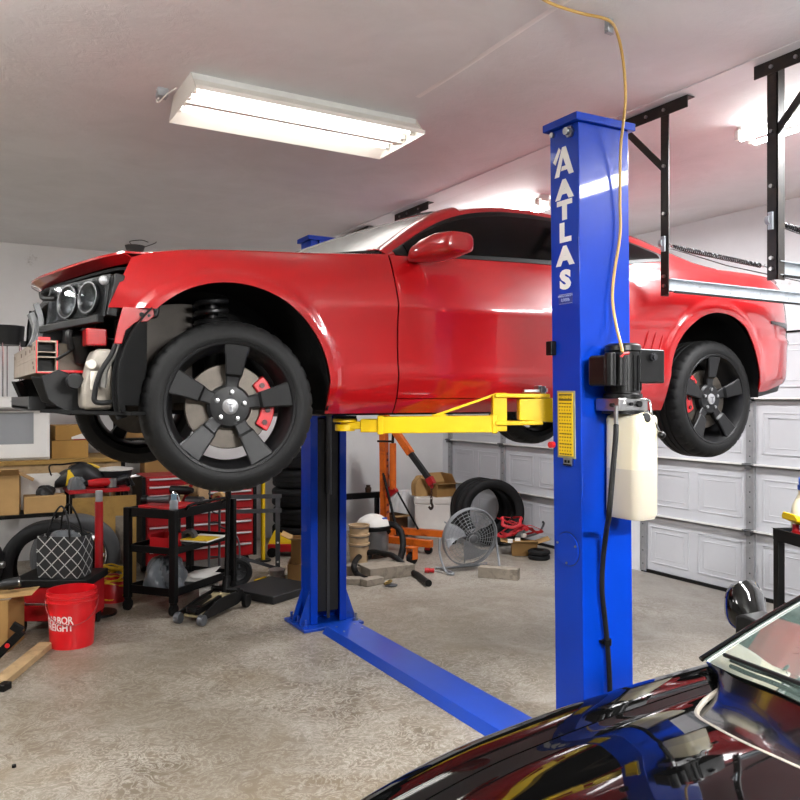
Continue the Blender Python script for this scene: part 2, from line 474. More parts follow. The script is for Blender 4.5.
# ------------------------------------------------------------------ fluorescent fixtures
M_TUBE = glow('lit_fluorescent_tube', '#fff6e8', 1.0)
M_REFL = mat('fixture_reflector', '#f2efe6', .3, var=.01)
def fixture(x0, x1, y0, y1, ntubes, label, strength=30, power=60, along='x', rim=.11, bare=False, drop=0):
    L, W = (x1-x0, y1-y0) if along == 'x' else (y1-y0, x1-x0)
    cx, cy = (x0+x1)/2, (y0+y1)/2
    t = thing('fluorescent_light', label, 'ceiling light', (cx,cy,ZC), 0 if along == 'x' else PI/2, group='fluorescent shop lights on the ceiling')
    h = rim
    if drop:
        for sx in (-1,1):
            q = MB(); q.tube([(sx*L*.35,0,drop+.002),(sx*L*.35,0,0)],.004,6); q.build('chain', M_GALV, t, local=True)
        t.location.z = ZC-drop
    b = MB(); hw_ = .045 if bare else W*.32; b.box((-L/2,-hw_,-.035),(L/2,hw_,.002)); b.build('housing', M_WHT, t, local=True, bev=.004)
    sk = MB()
    if bare: sk.box((-L/2,-.03,-.05),(L/2,.03,-.03))
    pass
    sk_ = not bare   # sloping reflector wings and end plates
    for s in (-1,1) if sk_ else ():
        sk.add([(-L/2,s*W*.32,-.03),(L/2,s*W*.32,-.03),(L/2,s*W/2,-h),(-L/2,s*W/2,-h)], [(0,1,2,3)])
        sk.add([(-L/2,s*W/2,-h),(L/2,s*W/2,-h),(L/2,s*W/2,-h+.02),(-L/2,s*W/2,-h+.02)], [(0,1,2,3)])
    for s in (-1,1) if sk_ else ():
        sk.add([(s*L/2,-W*.32,-.002),(s*L/2,W*.32,-.002),(s*L/2,W*.5,-h),(s*L/2,-W*.5,-h)], [(0,1,2,3)])
    for y in ([0] if ntubes > 2 else []): sk.box((-L/2,y-.016,-.092),(L/2,y+.016,-.03))
    sk.build('reflector', M_REFL, t, local=True, solid=.003)
    tm = 'tube_glow_%d' % strength
    tmat = _mc.get(tm) or _mc.setdefault(tm, glow(tm, '#fbfaf8', strength))
    zt_ = -.085 if bare else -.068
    ys = [W*(-.36+.72*(i+.5)/ntubes) for i in range(ntubes)] if not (bare and ntubes == 2) else [-.062, .062]
    for y in ys:
        q = MB(); q.cyl((-L/2+.04,y,zt_),(L/2-.04,y,zt_),.0135,n=12); q.split('tube', tmat, t, local=True)
        e = MB()
        for s in (-1,1): e.box((s*(L/2-.02)-.012,y-.014,-.085),(s*(L/2-.02)+.012,y+.014,-.03))
        e.split('lamp_holder', M_WHTP, t, local=True)
    if power < 20: return t
    ld = bpy.data.lights.new('fluorescent_lamp', 'AREA'); ld.shape = 'RECTANGLE'; ld.size = L*.94; ld.size_y = W*.8; ld.energy = power; ld.color = (.985,.985,1.0)
    lo = bpy.data.objects.new('lamp_glow', ld); COL.objects.link(lo); lo.parent = t; lo.location = (0,0,-.098 if bare else -.062) 
    return t
L1 = fixture(1.0, 2.26, 3.64, 4.16, 4, 'long lit fluorescent light above the red car\'s bonnet', 5, 8)
w = MB(); w.tube(spline([(-.68,.10,-.005),(-.72,.13,-.05),(-.73,.06,-.09),(-.70,.0,-.06),(-.66,-.02,-.03)],6), .004, 6)
w.tube(spline([(-.60,-.27,-.11),(-.605,-.28,-.15),(-.60,-.275,-.17)],5), .0015, 5); w.build('cord', M_WHTP, L1, local=True)
jb = MB(); jb.cbox((-.70,.12,-.02),(.05,.06,.04)); jb.build('junction_box', M_GALV, L1, local=True)
fixture(3.82, 4.12, 1.64, 2.92, 2, 'lit fluorescent light at the right edge behind the bracket', 15, 75, along='y', bare=True)
fixture(3.80, 4.10, 4.62, 5.90, 2, 'lit fluorescent light mostly hidden behind the near blue column and car roof', 22, 55, along='y', bare=True)
fixture(.9, 2.2, -.95, -.40, 4, 'fluorescent light overhead on the viewer\'s side of the garage', 130, 160, bare=True, drop=.5)  # unseen lamp added for fill, hung low to light the ceiling
fixture(-1.35, -.05, 2.0, 2.55, 4, 'unseen fluorescent fill light added left of the viewer', 55, 22, bare=True, drop=.36)  # unseen lamp added to brighten the ceiling and floor at left
fixture(3.80, 4.10, .30, 1.58, 2, 'fluorescent light beyond the right edge of the photo, over the nearest garage door', 30, 60, along='y', bare=True)

fixture(-2.95, -1.70, 5.2, 5.75, 4, 'unseen fluorescent fill light added over the back left corner', 50, 40, bare=True)  # unseen lamp added to lift the back left wall and clutter
# small fittings on ceiling and wall
t = thing('ceiling_hook', 'dark domed ceiling hook with curled wire above the red car\'s nose', 'hook', fl(135,246,ZC))
p = fl(135,246,ZC)
d = MB(); d.lathe([(0,-.075),(.05,-.07),(.085,-.045),(.10,0)], 24, M=Matrix.Translation(p)); d.build('dome', mat('dull_grey_dome','#4a4a4a',.4,.4), t)
d = MB()
d.tube(spline([p+Vector((0,0,-.02)),p+Vector((-.06,-.1,-.0)),p+Vector((-.1,-.28,-.01)),p+Vector((-.02,-.40,-.012)),p+Vector((.06,-.33,-.012))],6), .004, 6)
d.tube(spline([p+Vector((.05,0,-.02)),p+Vector((.10,-.12,-.01)),p+Vector((.13,-.3,-.012)),p+Vector((.12,-.42,-.02))],6), .004, 6)
d.build('wire', M_BLK, t)
t = thing('wall_clamp', 'small white conduit clamp high on the door wall beside the near column', 'clamp', onx(627,187,XW-.005))
p = onx(627,187,XW-.03); d = MB(); d.cbox(p,(.05,.08,.10)); d.build('block', M_WHTP, t, bev=.006)
d = MB(); d.cyl(p+Vector((-.02,0,-.02)),p+Vector((-.02,0,-.11)),.02,n=14); d.build('stem', M_GALV, t)
# ================================================================== TWO-POST LIFT
M_BLUE = mat('lift_blue_paint', '#0033a2', .38, 0, var=.05, scale=6, coat=.3, spec=.12)
M_BLUED = mat('lift_blue_paint_worn', '#0b3ea6', .3, 0, var=.12, scale=9, coat=.2, dirt='#0c2f78')
M_YEL = mat('lift_yellow_paint', '#e0b800', .36, 0, var=.03, scale=10)
M_PUMP = mat('pump_black', '#070707', .38, 0, spec=.3, var=.2, scale=20)
CX0, CX1 = 2.243, 2.528
HP = 2.805
def column(name, y0, y1, open_dir, label, lean=None):
    """C-channel steel post: three walls plus return lips on the open side, cap and base plates"""
    cx, cy = (CX0+CX1)/2, (y0+y1)/2
    t = thing(name, label, 'lift column', (cx,cy,0), group=None)
    hx, hy = (CX1-CX0)/2, (y1-y0)/2; th = .010; o = open_dir
    b = MB(); prof = []
    # channel section (local): closed wall at y=-o*hy, lips at y=+o*hy
    sec = [(-hx+.055,o*hy),(-hx,o*hy),(-hx,-o*hy),(hx,-o*hy),(hx,o*hy),(hx-.055,o*hy),(hx-.055,o*(hy-th)),(hx-th,o*(hy-th)),(hx-th,-o*(hy-th)),(-hx+th,-o*(hy-th)),(-hx+th,o*(hy-th)),(-hx+.055,o*(hy-th))]
    b.prism(sec, .02, HP-.02); b.build('channel', M_BLUE, t, local=True, bev=.009, seg=3)
    cp = MB(); cp.box((-.1675,-.105,HP-.02),(.1675,.105,HP+.012)); cp.build('cap_plate', M_BLUE, t, local=True, bev=.003)
    bp = MB(); bp.box((-.235,-.19,.0),(.235,.19,.02)); bpo = bp.build('base_plate', M_BLUED, t, local=True, bev=.003)
    g = MB()
    for sx in (-1,1):
        for yy in (-hy+.02, hy-.03):
            g.add([(sx*hx,yy,.02),(sx*(hx+.075),yy,.02),(sx*(hx+.075),yy,.05),(sx*hx,yy,.26),(sx*hx,yy+.012,.02),(sx*(hx+.075),yy+.012,.02),(sx*(hx+.075),yy+.012,.05),(sx*hx,yy+.012,.26)],
                  [(0,1,2,3),(7,6,5,4),(0,4,5,1),(1,5,6,2),(2,6,7,3),(3,7,4,0)])
    g.split('gusset', M_BLUED, t, local=True)
    for sx in (-1,1):
        for yy in (-.13,0.0,.13):
            q = MB(); q.cyl((sx*.20,yy,.018),(sx*.20,yy,.075),.010,n=10); q.cyl((sx*.20,yy,.02),(sx*.20,yy,.036),.019,n=6); q.cyl((sx*.20,yy,.018),(sx*.20,yy,.024),.026,n=16)
            q.build('anchor_bolt', M_STEEL if sx > 0 else M_BLUED, t, local=True)
    return t, hx, hy
# --- near column (its open side faces the car)
lc, hx, hy = column('lift_column', 2.430, 2.605, 1, 'tall near blue lift column lettered down its side')
F0 = -hx                                   # left face plane (faces -x)
bl = MB(); bl.cyl((F0-.03,.045-hy,HP-.052),(F0+.004,.045-hy,HP-.052),.016,n=12); bl.cyl((F0-.012,.045-hy,HP-.052),(F0,.045-hy,HP-.052),.024,n=6)
bl.cyl((F0-.010,hy-.02,HP-.035),(F0,hy-.02,HP-.035),.012,n=8); bl.build('cap_bolt', M_STEEL, lc, local=True)
M_LET = mat('white_vinyl_lettering', '#e9e9e6', .35)
FACE = lambda y, z, off=.0012: Matrix(((0,0,-1,F0-off),(-1,0,0,y),(0,1,0,z),(0,0,0,1)))   # text plane facing -x
def zpx(px, py, x=CX0):                    # height of a pixel on the column's left face
    return onx(px, py, x).z
lz = [(192,'A'),(212.5,'T'),(234.5,'L'),(257.5,'A'),(281,'S')]
let = MB()
for py, ch in lz: text_mesh(let, ch, .103, FACE(-.002, zpx(561,py)) @ Matrix.Diagonal((1.3,1,1,1)), bold=.006, depth=.0008)
let.build('brand_lettering', M_LET, lc, local=True, clean=False, ang=80)
lg = MB()                                   # peaked emblem above the letters
MZ = zpx(561,164)
em = lambda pts: lg.prism(pts, 0, .0012, M=FACE(-.002, MZ))
em([(-.058,-.058),(-.030,-.058),(-.006,.020),(.012,-.02),(.030,-.058),(.058,-.058),(.012,.062),(-.010,.062)])
em([(-.018,-.036),(.022,-.036),(.016,-.018),(-.012,-.018)])
em([(-.066,.01),(-.030,.066),(-.020,.052),(-.052,-.004)])
lg.build('brand_emblem', M_LET, lc, local=True)
cpz = zpx(562,299)
ct = MB(); ct.box((F0-.001,-.045,cpz-.022),(F0,.04,cpz+.022)); cto = ct.build('capacity_decal', mat('dark_blue_decal','#0c2f86',.4), lc, local=True)
ct = MB(); text_mesh(ct, '8,000 lb CAPACITY', .011, FACE(-.002,cpz+.012,.0016), depth=.0003); text_mesh(ct, '8,000lb', .018, FACE(-.002,cpz-.005,.0016), depth=.0003)
ct.box((F0-.0018,-.042,cpz+.0185),(F0-.001,.037,cpz+.020)); ct.box((F0-.0018,-.042,cpz-.020),(F0-.001,.037,cpz-.0185)); ct.build('decal_print', mat('pale_blue_print','#9db0dd',.4), cto, local=True, clean=False)
# yellow warning placard in a clear sleeve
za, zb = zpx(565,455), zpx(565,392)
wl = MB(); wl.box((F0-.004,-.056,za-.01),(F0,.066-.012,zb+.008)); wlo = wl.build('warning_placard', mat('placard_sleeve','#8b8b70',.25), lc, local=True, bev=.003)
wy = MB(); wy.box((F0-.0055,-.044,za),(F0-.004,.044,zb)); wy.build('yellow_sheet', mat('warning_yellow','#e2bd10',.5), wlo, local=True)
wt = MB(); wt.box((F0-.006,-.040,zb-.034),(F0-.0054,.040,zb-.004))
for k in range(16):
    z = zb-.045-k*.0142; 
    for j in range(5):
        y = .038-j*.0155; wt.box((F0-.006,y-.0125+.004*((k*7+j*3)%3),z-.0028),(F0-.0054,y,z+.0028))
wt.build('fine_print', mat('placard_print','#5d4d0c',.6), wlo, local=True)
wc = MB(); text_mesh(wc, 'WARNING', .017, FACE(0,zb-.019,.0062) , depth=.0003, bold=.0005); wc.build('warning_heading', mat('warning_yellow','#e2bd10',.5), wlo, local=True, clean=False)
zq = zpx(567,460)
cl = MB(); cl.box((F0-.012,-.040,zq-.02),(F0,.010,zq+.013)); clo = cl.build('serial_tag', M_STEEL, lc, local=True, bev=.003)
cl = MB(); cl.box((F0-.013,-.030,zq-.008),(F0-.012,-.018,zq+.004)); cl.box((F0-.013,-.012,zq-.008),(F0-.012,.002,zq+.004)); cl.box((F0-.013,-.04,zq-.019),(F0-.012,.01,zq-.013)); cl.build('tag_print', M_BLK, clo, local=True)
zd = zpx(568,549)
dc = MB(); dc.cyl((F0-.0015,-.002,zd),(F0,-.002,zd),.073,n=48); dc.build('cover_gap', mat('cover_gap_dark','#021a52',.6), lc, local=True)
dc = MB(); dc.cyl((F0-.008,-.002,zd),(F0,-.002,zd),.069,n=48); dco = dc.build('access_cover', M_BLUE, lc, local=True, bev=.002)
db = MB()
for g in (20, 160, 270): db.cyl((F0-.012,-.002+.058*cos(rad(g)),zd+.058*sin(rad(g))),(F0-.006,-.002+.058*cos(rad(g)),zd+.058*sin(rad(g))),.005,n=8)
db.split('screw', M_STEEL, dco, local=True)
zr_ = zpx(552,444)
rb = MB(); rb.cyl((F0-.02,hy-.004,zr_),(F0,hy-.004,zr_),.014,n=14); rb.build('release_knob', mat('knob_red','#c02020',.4), lc, local=True)
lk = MB(); z5 = zpx(552,348); lk.box((F0-.03,hy-.03,z5-.03),(F0,hy+.005,z5+.03)); lk.build('lock_box', M_BLK, lc, local=True, bev=.004)
lc.location = (lc.location.x+.032, lc.location.y-.018, 0)
lc.rotation_euler = (rad(.38), rad(-1.1), 0)

# --- far column (its open side faces the viewer, with the black carriage inside)
fc, hx2, hy2 = column('lift_column', 5.165, 5.345, -1, 'far blue lift column behind the red car with black channel facing out')
ca = MB(); ca.box((-.082,-.075,.10),(.082,.06,1.50)); cao = ca.build('carriage', mat('carriage_black','#0b0b0c',.5,.2), fc, local=True, bev=.004)
st = MB(); st.box((-.012,-.082,.05),(.012,-.075,1.45)); st.build('slider_strip', mat('greasy_steel','#3c3c3d',.4,.6), cao, local=True)
cyl = MB(); cyl.cyl((-.0,-.085,.95),(-.0,-.085,1.62),.022,n=16); cyl.build('cylinder_rod', mat('greasy_steel','#3c3c3d',.4,.6), cao, local=True)
hk = MB()
for xx in (-.06,.045): hk.box((xx-.018,-.10,HP-.10),(xx+.018,-.07,HP-.01))
hk.split('cable_sheave_bracket', M_BLUE, fc, local=True, bev=.004)

# --- floor crossbeam cover between the columns
m = MB()
sec = [(-.135,0),(-.10,.048),(.135,.048),(.135,0)]
y0, y1 = 2.80, 5.01
m.add([(2.395+x,y0,z) for x,z in sec]+[(2.395+x,y1,z) for x,z in sec], [(3,2,1,0),(4,5,6,7),(0,1,5,4),(1,2,6,5),(2,3,7,6),(3,0,4,7)])
cb = m.build('floor_crossbeam', mat('lift_blue_floor_plate','#083da6',.3,0,var=.06,scale=7,coat=.3), None, bev=.003, origin=(2.395,3.9,0))
tag(cb, 'low blue steel floor plate running between the two lift columns', 'lift crossbeam')
q = MB()
for yy in (4.98, 4.86): 
    for xx in (-.05,.09): q.cyl((2.395+xx,yy-.03,.047),(2.395+xx,yy-.03,.052),.008,n=8)
q.split('screw', M_STEEL, cb)

# --- yellow lift arm reaching under the red car's sill
A0 = Vector((2.30,2.72,1.545)); A1 = ony(336,424,3.20); A1.z = 1.525
arm = thing('lift_arm', 'yellow telescoping lift arm under the red car\'s sill', 'lift arm', A0)
def along(px, yl): # point on the vertical plane that holds the arm
    d = ray(px, 398); n = Vector((-(A1.y-A0.y), A1.x-A0.x, 0)); t = n.dot(Vector((A0.x,A0.y,0)))/n.dot(Vector((d.x,d.y,0)))
    return Vector((d.x*t, d.y*t, HC+(398-yl)/FPX*t))
adir = Vector((A1.x-A0.x, A1.y-A0.y, 0)).normalized(); nrm = Vector((-adir.y, adir.x, 0))
def aslab(pts, half, name, m=M_YEL, bev=.004, par=arm, c=0):       # outline in photo pixels extruded across the arm
    P = [along(*p) for p in pts]; n = len(P); b = MB()
    b.add([p+nrm*(half+c) for p in P]+[p-nrm*(half-c) for p in P], [tuple(range(n)), tuple(range(n,2*n))[::-1]]+[(i,n+i,n+(i+1)%n,(i+1)%n) for i in range(n)])
    return b.build(name, m, par, bev=bev)
aslab([(379,416.5),(492,415.5),(492,432),(379,433)], .05, 'outer_tube')
aslab([(378,415.5),(384,415.5),(384,434),(378,434)], .055, 'tube_collar')
aslab([(491,414),(496.5,414),(496.5,433),(491,433)], .055, 'tube_end_collar')
aslab([(361,419),(381,419),(381,432),(361,432)], .042, 'middle_tube')
aslab([(347,422.5),(364,421),(364,429),(347,429)], .034, 'inner_tube')
pad = along(345,426)
b = MB(); b.cyl(pad+Vector((0,0,-.022)),pad+Vector((0,0,.008)),.045,n=28); b.build('pad_boss', M_YEL, arm, bev=.003)
b = MB(); b.cyl(pad+Vector((0,0,.018)),pad+Vector((0,0,.034)),.055,n=28); b.cyl(pad+Vector((0,0,.005)),pad+Vector((0,0,.02)),.02,n=16); b.build('lift_pad', M_YEL, arm, bev=.003)
b = MB(); b.cyl(pad+Vector((0,0,.034)),pad+Vector((0,0,.046)),.052,n=28); b.build('pad_rubber', M_RUB, arm)
aslab([(492,394.5),(496,393),(506,393),(506,431),(492,431)], .045, 'upright_gusset')
aslab([(494,393.5),(548,394),(548,398),(494,397.5)], .06, 'top_link')
aslab([(494,421),(541,420.5),(541,424.5),(494,425)], .06, 'bottom_link')
b = MB(); b.bar(along(435,415.5),along(495,394.5),.05,.010); b.bar(along(432,415.2),along(446,414.8),.06,.006); b.build('stiffener_strip', M_YEL, arm)
aslab([(518,399),(551,398),(551,422),(518,420)], .05, 'pivot_block')
pv = along(543,400)
b = MB(); b.cyl(pv+Vector((0,0,-.10)),pv+Vector((0,0,.062)),.013,n=14); b.cyl(pv+Vector((0,0,.035)),pv+Vector((0,0,.052)),.022,n=6); b.build('pivot_pin', M_STEEL, arm)
b = MB(); b.cbox(along(531,391),(.07,.045,.012),rz=-.5); b.cbox(along(538,389),(.02,.03,.03)); b.build('arm_lock', M_STEEL, arm, bev=.002)
lbl = MB(); a_ = along(499,402); lbl.cbox(a_-nrm*.0455,(.042,.002,.022),rz=math.atan2(adir.y,adir.x)); lbl.build('arm_label', mat('tan_label','#b79a2a',.5), arm)

# --- hydraulic power unit on the near column
yf = 2.430
U = lambda px, py, y=2.33: ony(px, py, y)
pc = U(622,378,2.33); 
pu = thing('power_unit', 'black hydraulic pump motor with cream fluid tank on the near column', 'pump', (pc.x,yf,pc.z))
top = U(622,344).z; bot = U(622,398).z
b = MB(); b.lathe([(0,top),(.060,top),(.072,top-.008),(.075,top-.03),(.071,top-.034),(.071,bot+.02),(.078,bot+.016),(.078,bot),(0,bot)], 40, M=Matrix.Translation((pc.x,2.325,0)))
mo = b.build('motor', M_PUMP, pu, bev=.002)
b = MB()
for k in range(18):
    g = 2*PI*k/18; b.bar((pc.x+.071*cos(g),2.325+.071*sin(g),bot+.03),(pc.x+.071*cos(g),2.325+.071*sin(g),top-.05),.004,.008,up=(cos(g),sin(g),0))
b.build('cooling_fin', M_PUMP, mo)
ca_ = U(606,371,2.30)
b = MB(); b.box((ca_.x-.042,2.26,U(606,386,2.28).z),(ca_.x+.05,2.36,U(606,355,2.28).z)); b.build('capacitor_cover', M_PUMP, pu, bev=.012)
b = MB(); b.cyl((ca_.x-.022,2.255,U(606,386,2.28).z),(ca_.x-.022,2.255,U(606,353,2.28).z),.022,n=18); b.cyl((ca_.x+.03,2.255,U(606,386,2.28).z),(ca_.x+.03,2.255,U(606,353,2.28).z),.020,n=18); b.split('capacitor', M_PUMP, pu, bev=.003)
c0, c1 = U(639,383,2.27), U(662,350,2.27)
b = MB(); b.box((c0.x-.01,2.255,c0.z),(c1.x,2.37,c1.z)); cbx = b.build('switch_box', M_PUMP, pu, bev=.006)
pb = U(653,357,2.25); b = MB(); b.cyl((pb.x,2.235,pb.z),(pb.x,2.256,pb.z),.012,n=18); b.cyl((pb.x,2.243,pb.z),(pb.x,2.256,pb.z),.017,n=18); b.build('push_button', mat('dark_button','#26272a',.3), cbx)
v0, v1 = U(606,411,2.33), U(650,398,2.25)
b = MB(); b.box((v0.x,2.26,v0.z),(v1.x,2.39,v1.z)); vb = b.build('valve_block', M_STEEL, pu, bev=.005)
b = MB()
for px, py, r in ((613,405,.008),(632,404,.007),(640,404,.013)): 
    q = U(px,py,2.25); b.cyl((q.x,2.248,q.z),(q.x,2.262,q.z),r,n=12)
b.split('port_plug', M_PUMP, vb)
b = MB(); q = U(626,402,2.25); b.prism([(-.008,-.007),(.008,-.007),(0,.008)],-.001,.001,M=Matrix(((1,0,0,q.x),(0,0,-1,2.2585),(0,1,0,q.z),(0,0,0,1)))); b.build('valve_mark', M_WHT, vb)
b = MB(); b.lathe([(0,v0.z),(.085,v0.z),(.085,v0.z-.012),(0,v0.z-.012)], 36, M=Matrix.Translation((pc.x,2.325,0))); b.build('mounting_flange', M_PUMP, pu)
t0, t1 = U(603,520,2.40), U(660,420,2.22); t0.z = U(603,525,2.25).z; t1.z = U(660,414,2.25).z
b = MB(); xs0, xs1, ysa, ysb = t0.x, t1.x, 2.215, 2.40
def ring(ix, z, c=.035):
    x0_, x1_, y0_, y1_ = xs0+ix, xs1-ix, ysa+ix*.8, ysb-ix*.8; out = []
    for (px_, py_, g0) in ((x1_-c,y1_-c,0),(x0_+c,y1_-c,90),(x0_+c,y0_+c,180),(x1_-c,y0_+c,270)):
        for k in range(5): g = rad(g0+k*22.5); out.append(Vector((px_+c*cos(g),py_+c*sin(g),z)))
    return out
b.loft([ring(.035,t0.z),ring(.008,t0.z+.006),ring(0,t0.z+.03),ring(0,t1.z-.02),ring(.004,t1.z-.008),ring(.03,t1.z+.006),ring(.06,t1.z+.012)])
tm = NT('translucent_fluid_tank'); sepz = tm.n('ShaderNodeSeparateXYZ'); cc = tm.n('ShaderNodeTexCoord'); tm.l(cc.outputs['Object'], sepz.inputs[0])
lvl = U(630,471,2.22).z-pc.z
fillm = tm.math('LESS_THAN', sepz.outputs[2], lvl)
tm.set(Base_Color=tm.mix(fillm, C('#d6cdb2'), C('#bdb5a4')), Roughness=.35, Subsurface_Weight=.25, Subsurface_Radius=(.05,.04,.02), Subsurface_Scale=.3)
tk = b.build('fluid_tank', tm.m, pu, ang=50)
b = MB()
for k in range(5): b.box((U(643,431+k*3,2.21).x-.018,2.2135,U(643,431+k*3,2.21).z-.002),(U(643,431+k*3,2.21).x+.02,2.2155,U(643,431+k*3,2.21).z+.0035))
b.build('moulded_text', mat('tank_emboss','#d9d2c0',.5), tk)
fcp = U(641,416,2.25); b = MB(); b.cyl((fcp.x,2.24,fcp.z-.012),(fcp.x,2.215,fcp.z-.004),.02,n=20); b.build('filler_cap', M_PUMP, pu, bev=.004)
lv = MB(); lv.tube(spline([U(646,399,2.25),U(650,402,2.24),U(652,415,2.225),U(657,427,2.215),U(661,434,2.21)],6), .004, 8); lvo = lv.build('release_lever', M_CHR, pu)
lv = MB(); q = U(661.5,435,2.21); lv.ball(q,.016,14,sc=(1.2,1,1)); lv.build('lever_knob', M_PUMP, lvo)
b = MB(); q = U(623,354,2.24); b.cyl(q,q+Vector((.03,0,.004)),.006,n=10); b.cyl(q,q+Vector((-.012,0,-.012)),.006,n=10); b.build('red_wire_cap', mat('wire_nut_red','#d02222',.4), pu)
ft = MB(); q = U(616,412,2.24); ft.cyl(q+Vector((0,0,.025)),q+Vector((0,0,-.05)),.009,n=12); ft.cyl(q+Vector((0,0,-.045)),q+Vector((0,0,-.075)),.008,n=12); ft.build('hose_fitting', M_STEEL, pu)
# black hydraulic hose down the column
hp = [U(616,425,2.235),U(615.5,440,2.215),U(612,480,2.195),U(609,515,2.2),U(606.5,530,2.33),U(603,560,2.372),U(602,590,2.378),U(604.5,615,2.384),U(607,640,2.384),U(609,668,2.386),U(610,700,2.386),U(610,760,2.386)]
hz = thing('hydraulic_hose', 'black hydraulic hose hanging from the pump down the near column', 'hose', hp[-1])
b = MB(); b.tube(spline(hp,8), .0105, 10); b.build('hose', M_RUB, hz)
b = MB(); q = U(607.5,642,2.384); b.cyl(q+Vector((0,0,-.012)),q+Vector((0,0,.012)),.017,n=14); b.box((q.x-.025,2.39,q.z-.006),(q.x+.02,2.410,q.z+.006)); b.build('hose_clip', M_BLK, hz)
# tan power cord from the ceiling down the column
c_ = [fl(520,-18,ZC-.012),fl(548,2,ZC-.014),fl(580,13,ZC-.02),fl(608,20,ZC-.05),ony(617,33,2.40),ony(623,60,2.37),ony(625.5,95,2.345),ony(623.5,122,2.318),ony(620.5,150,2.35),ony(620,200,2.375),ony(620,235,2.378),ony(614,275,2.382),ony(612.5,300,2.378),ony(616,325,2.36),ony(621,345,2.27),ony(622.5,352,2.25)]
pcord = thing('ceiling_cable', 'tan power cable drooping from the ceiling down to the pump', 'cable', fl(608,20,ZC))
b = MB(); b.tube(spline(c_,8), .0062, 8); b.build('cable', mat('tan_cord_jacket','#c9a25a',.5), pcord)
b = MB(); q = fl(609,19,ZC); b.cbox(q+Vector((0,0,-.03)),(.03,.02,.06)); b.cbox(q+Vector((0,0,-.05)),(.06,.015,.012),rz=.4); b.build('ceiling_clip', M_GALV, pcord)
# ================================================================== RED CAR ON THE LIFT
YC = 3.89                                   # car centreline
def paint(name, col, rough=.16):
    t = NT(name); v = t.coord(); n = t.noise(v, 2.2, 3)
    c = C(col); t.set(Base_Color=t.ramp(n, [(.3,tuple(x*.94 for x in c[:3])+(1,)),(.7,c)]), Roughness=rough+.16, Metallic=0.0, Coat_Weight=1.0, Coat_Roughness=rough*.35, Specular_IOR_Level=.2)
    return t.m
M_RED = paint('red_car_paint', '#8f060b', .16)
M_LINER = mat('wheel_arch_liner', '#060606', .7, spec=.2, bump=.15, bscale=40)
M_LINERG = mat('grey_brown_liner_felt', '#4e4944', .6, var=.15, scale=9)
M_UNDER = mat('underbody_black', '#050505', .7, spec=.2, var=.3, scale=8)
M_GLASSD = mat('dark_tinted_glass', '#030303', .12, spec=.12)
M_TRIM = mat('black_window_trim', '#080808', .45, spec=.25)
M_TYRE = mat('tyre_rubber', '#090909', .62, spec=.25, var=.15, scale=30, bump=.12, bscale=70)
M_RIM = mat('satin_black_alloy', '#0c0c0d', .45, 0, spec=.3, var=.1, scale=14)
M_RIMIN = mat('alloy_inner_barrel', '#101010', .5, .2)
M_ROTOR = mat('brake_disc_steel', '#565049', .45, .7, var=.12, scale=40)
M_CALIP = mat('red_brake_caliper', '#b3161c', .38)

PLAN = [(.44,.862),(.60,.888),(.80,.910),(.955,.922),(1.4,.932),(2.3,.940),(3.1,.945),(3.75,.952),(4.1,.942),(4.35,.912),(4.58,.846),(4.72,.74),(4.80,.60),(4.845,.36),(4.86,0.0)]
PL = spline([(a,b,0) for a,b in PLAN], 12)
def plan_at(u):                             # -> index parameter for a station x=u
    for i in range(len(PL)-1):
        if PL[i+1].x >= u: 
            d = PL[i+1].x-PL[i].x
            return i+((u-PL[i].x)/d if d > 1e-9 else 0)
    return len(PL)-1
def plan_pt(s):
    i = min(int(s), len(PL)-2); t = s-i
    p = PL[i].lerp(PL[i+1], t)
    a = PL[max(i-1,0)]; b = PL[min(i+2,len(PL)-1)]
    d = (b-a).normalized(); n = Vector((-d.y, d.x, 0))      # outward for (x,w), w growing away from centre
    return p, n
D_F = [(1.585,.055),(1.64,.022),(1.70,.008),(1.78,.010),(1.95,.014),(2.02,.012),(2.05,.014),(2.10,.026),(2.16,.052),(2.20,.080),(2.235,.115),(2.29,.19)]
D_D = [(1.585,.060),(1.625,.034),(1.66,.020),(1.73,.006),(1.745,.004),(1.80,.011),(1.90,.016),(2.0,.011),(2.050,.004),(2.062,.006),(2.14,.030),(2.22,.060),(2.28,.088),(2.33,.122),(2.42,.2)]
D_H = [(1.585,.055),(1.66,.025),(1.74,.012),(1.9,.016),(2.02,.010),(2.06,.003),(2.10,.004),(2.20,.012),(2.28,.034),(2.34,.066),(2.385,.105),(2.42,.155)]
D_T = [(1.60,.085),(1.68,.050),(1.74,.030),(1.77,.014),(1.80,.010),(1.98,.004),(2.005,.0),(2.03,.012),(2.10,.012),(2.22,.022),(2.33,.046),(2.39,.085),(2.42,.13)]
FA = (.958,1.690,.412); RA = (3.785,1.742,.392)             # wheel arches (x, z, r)
def inset(u, z):
    a = interp(z, D_F); b = interp(z, D_D); c = interp(z, D_H); d = interp(z, D_T)
    v = lerp(a, b, smooth(1.30,1.75,u)); v = lerp(v, c, smooth(2.75,3.55,u)); v = lerp(v, d, smooth(4.15,4.5,u))
    for (ax, az, ar), hgt, wd in ((FA,.020,.060),(RA,.018,.075)):
        r = math.hypot(u-ax, z-az)
        if z > az-.12:
            k = 1-smooth(ar+wd*.5, ar+wd, r)
            v -= hgt*k*smooth(az-.12, az+.05, z)
    return v
ZT = [(.44,2.165),(.50,2.180),(.58,2.203),(.70,2.218),(.84,2.232),(1.05,2.250),(1.255,2.264),(1.68,2.286),(2.0,2.300),(2.4,2.316),(3.0,2.335),(3.4,2.372),(3.7,2.398),(3.9,2.408),(4.2,2.414),(4.5,2.410),(4.7,2.400),(4.86,2.39)]
ztop = lambda u: interp(u, ZT)
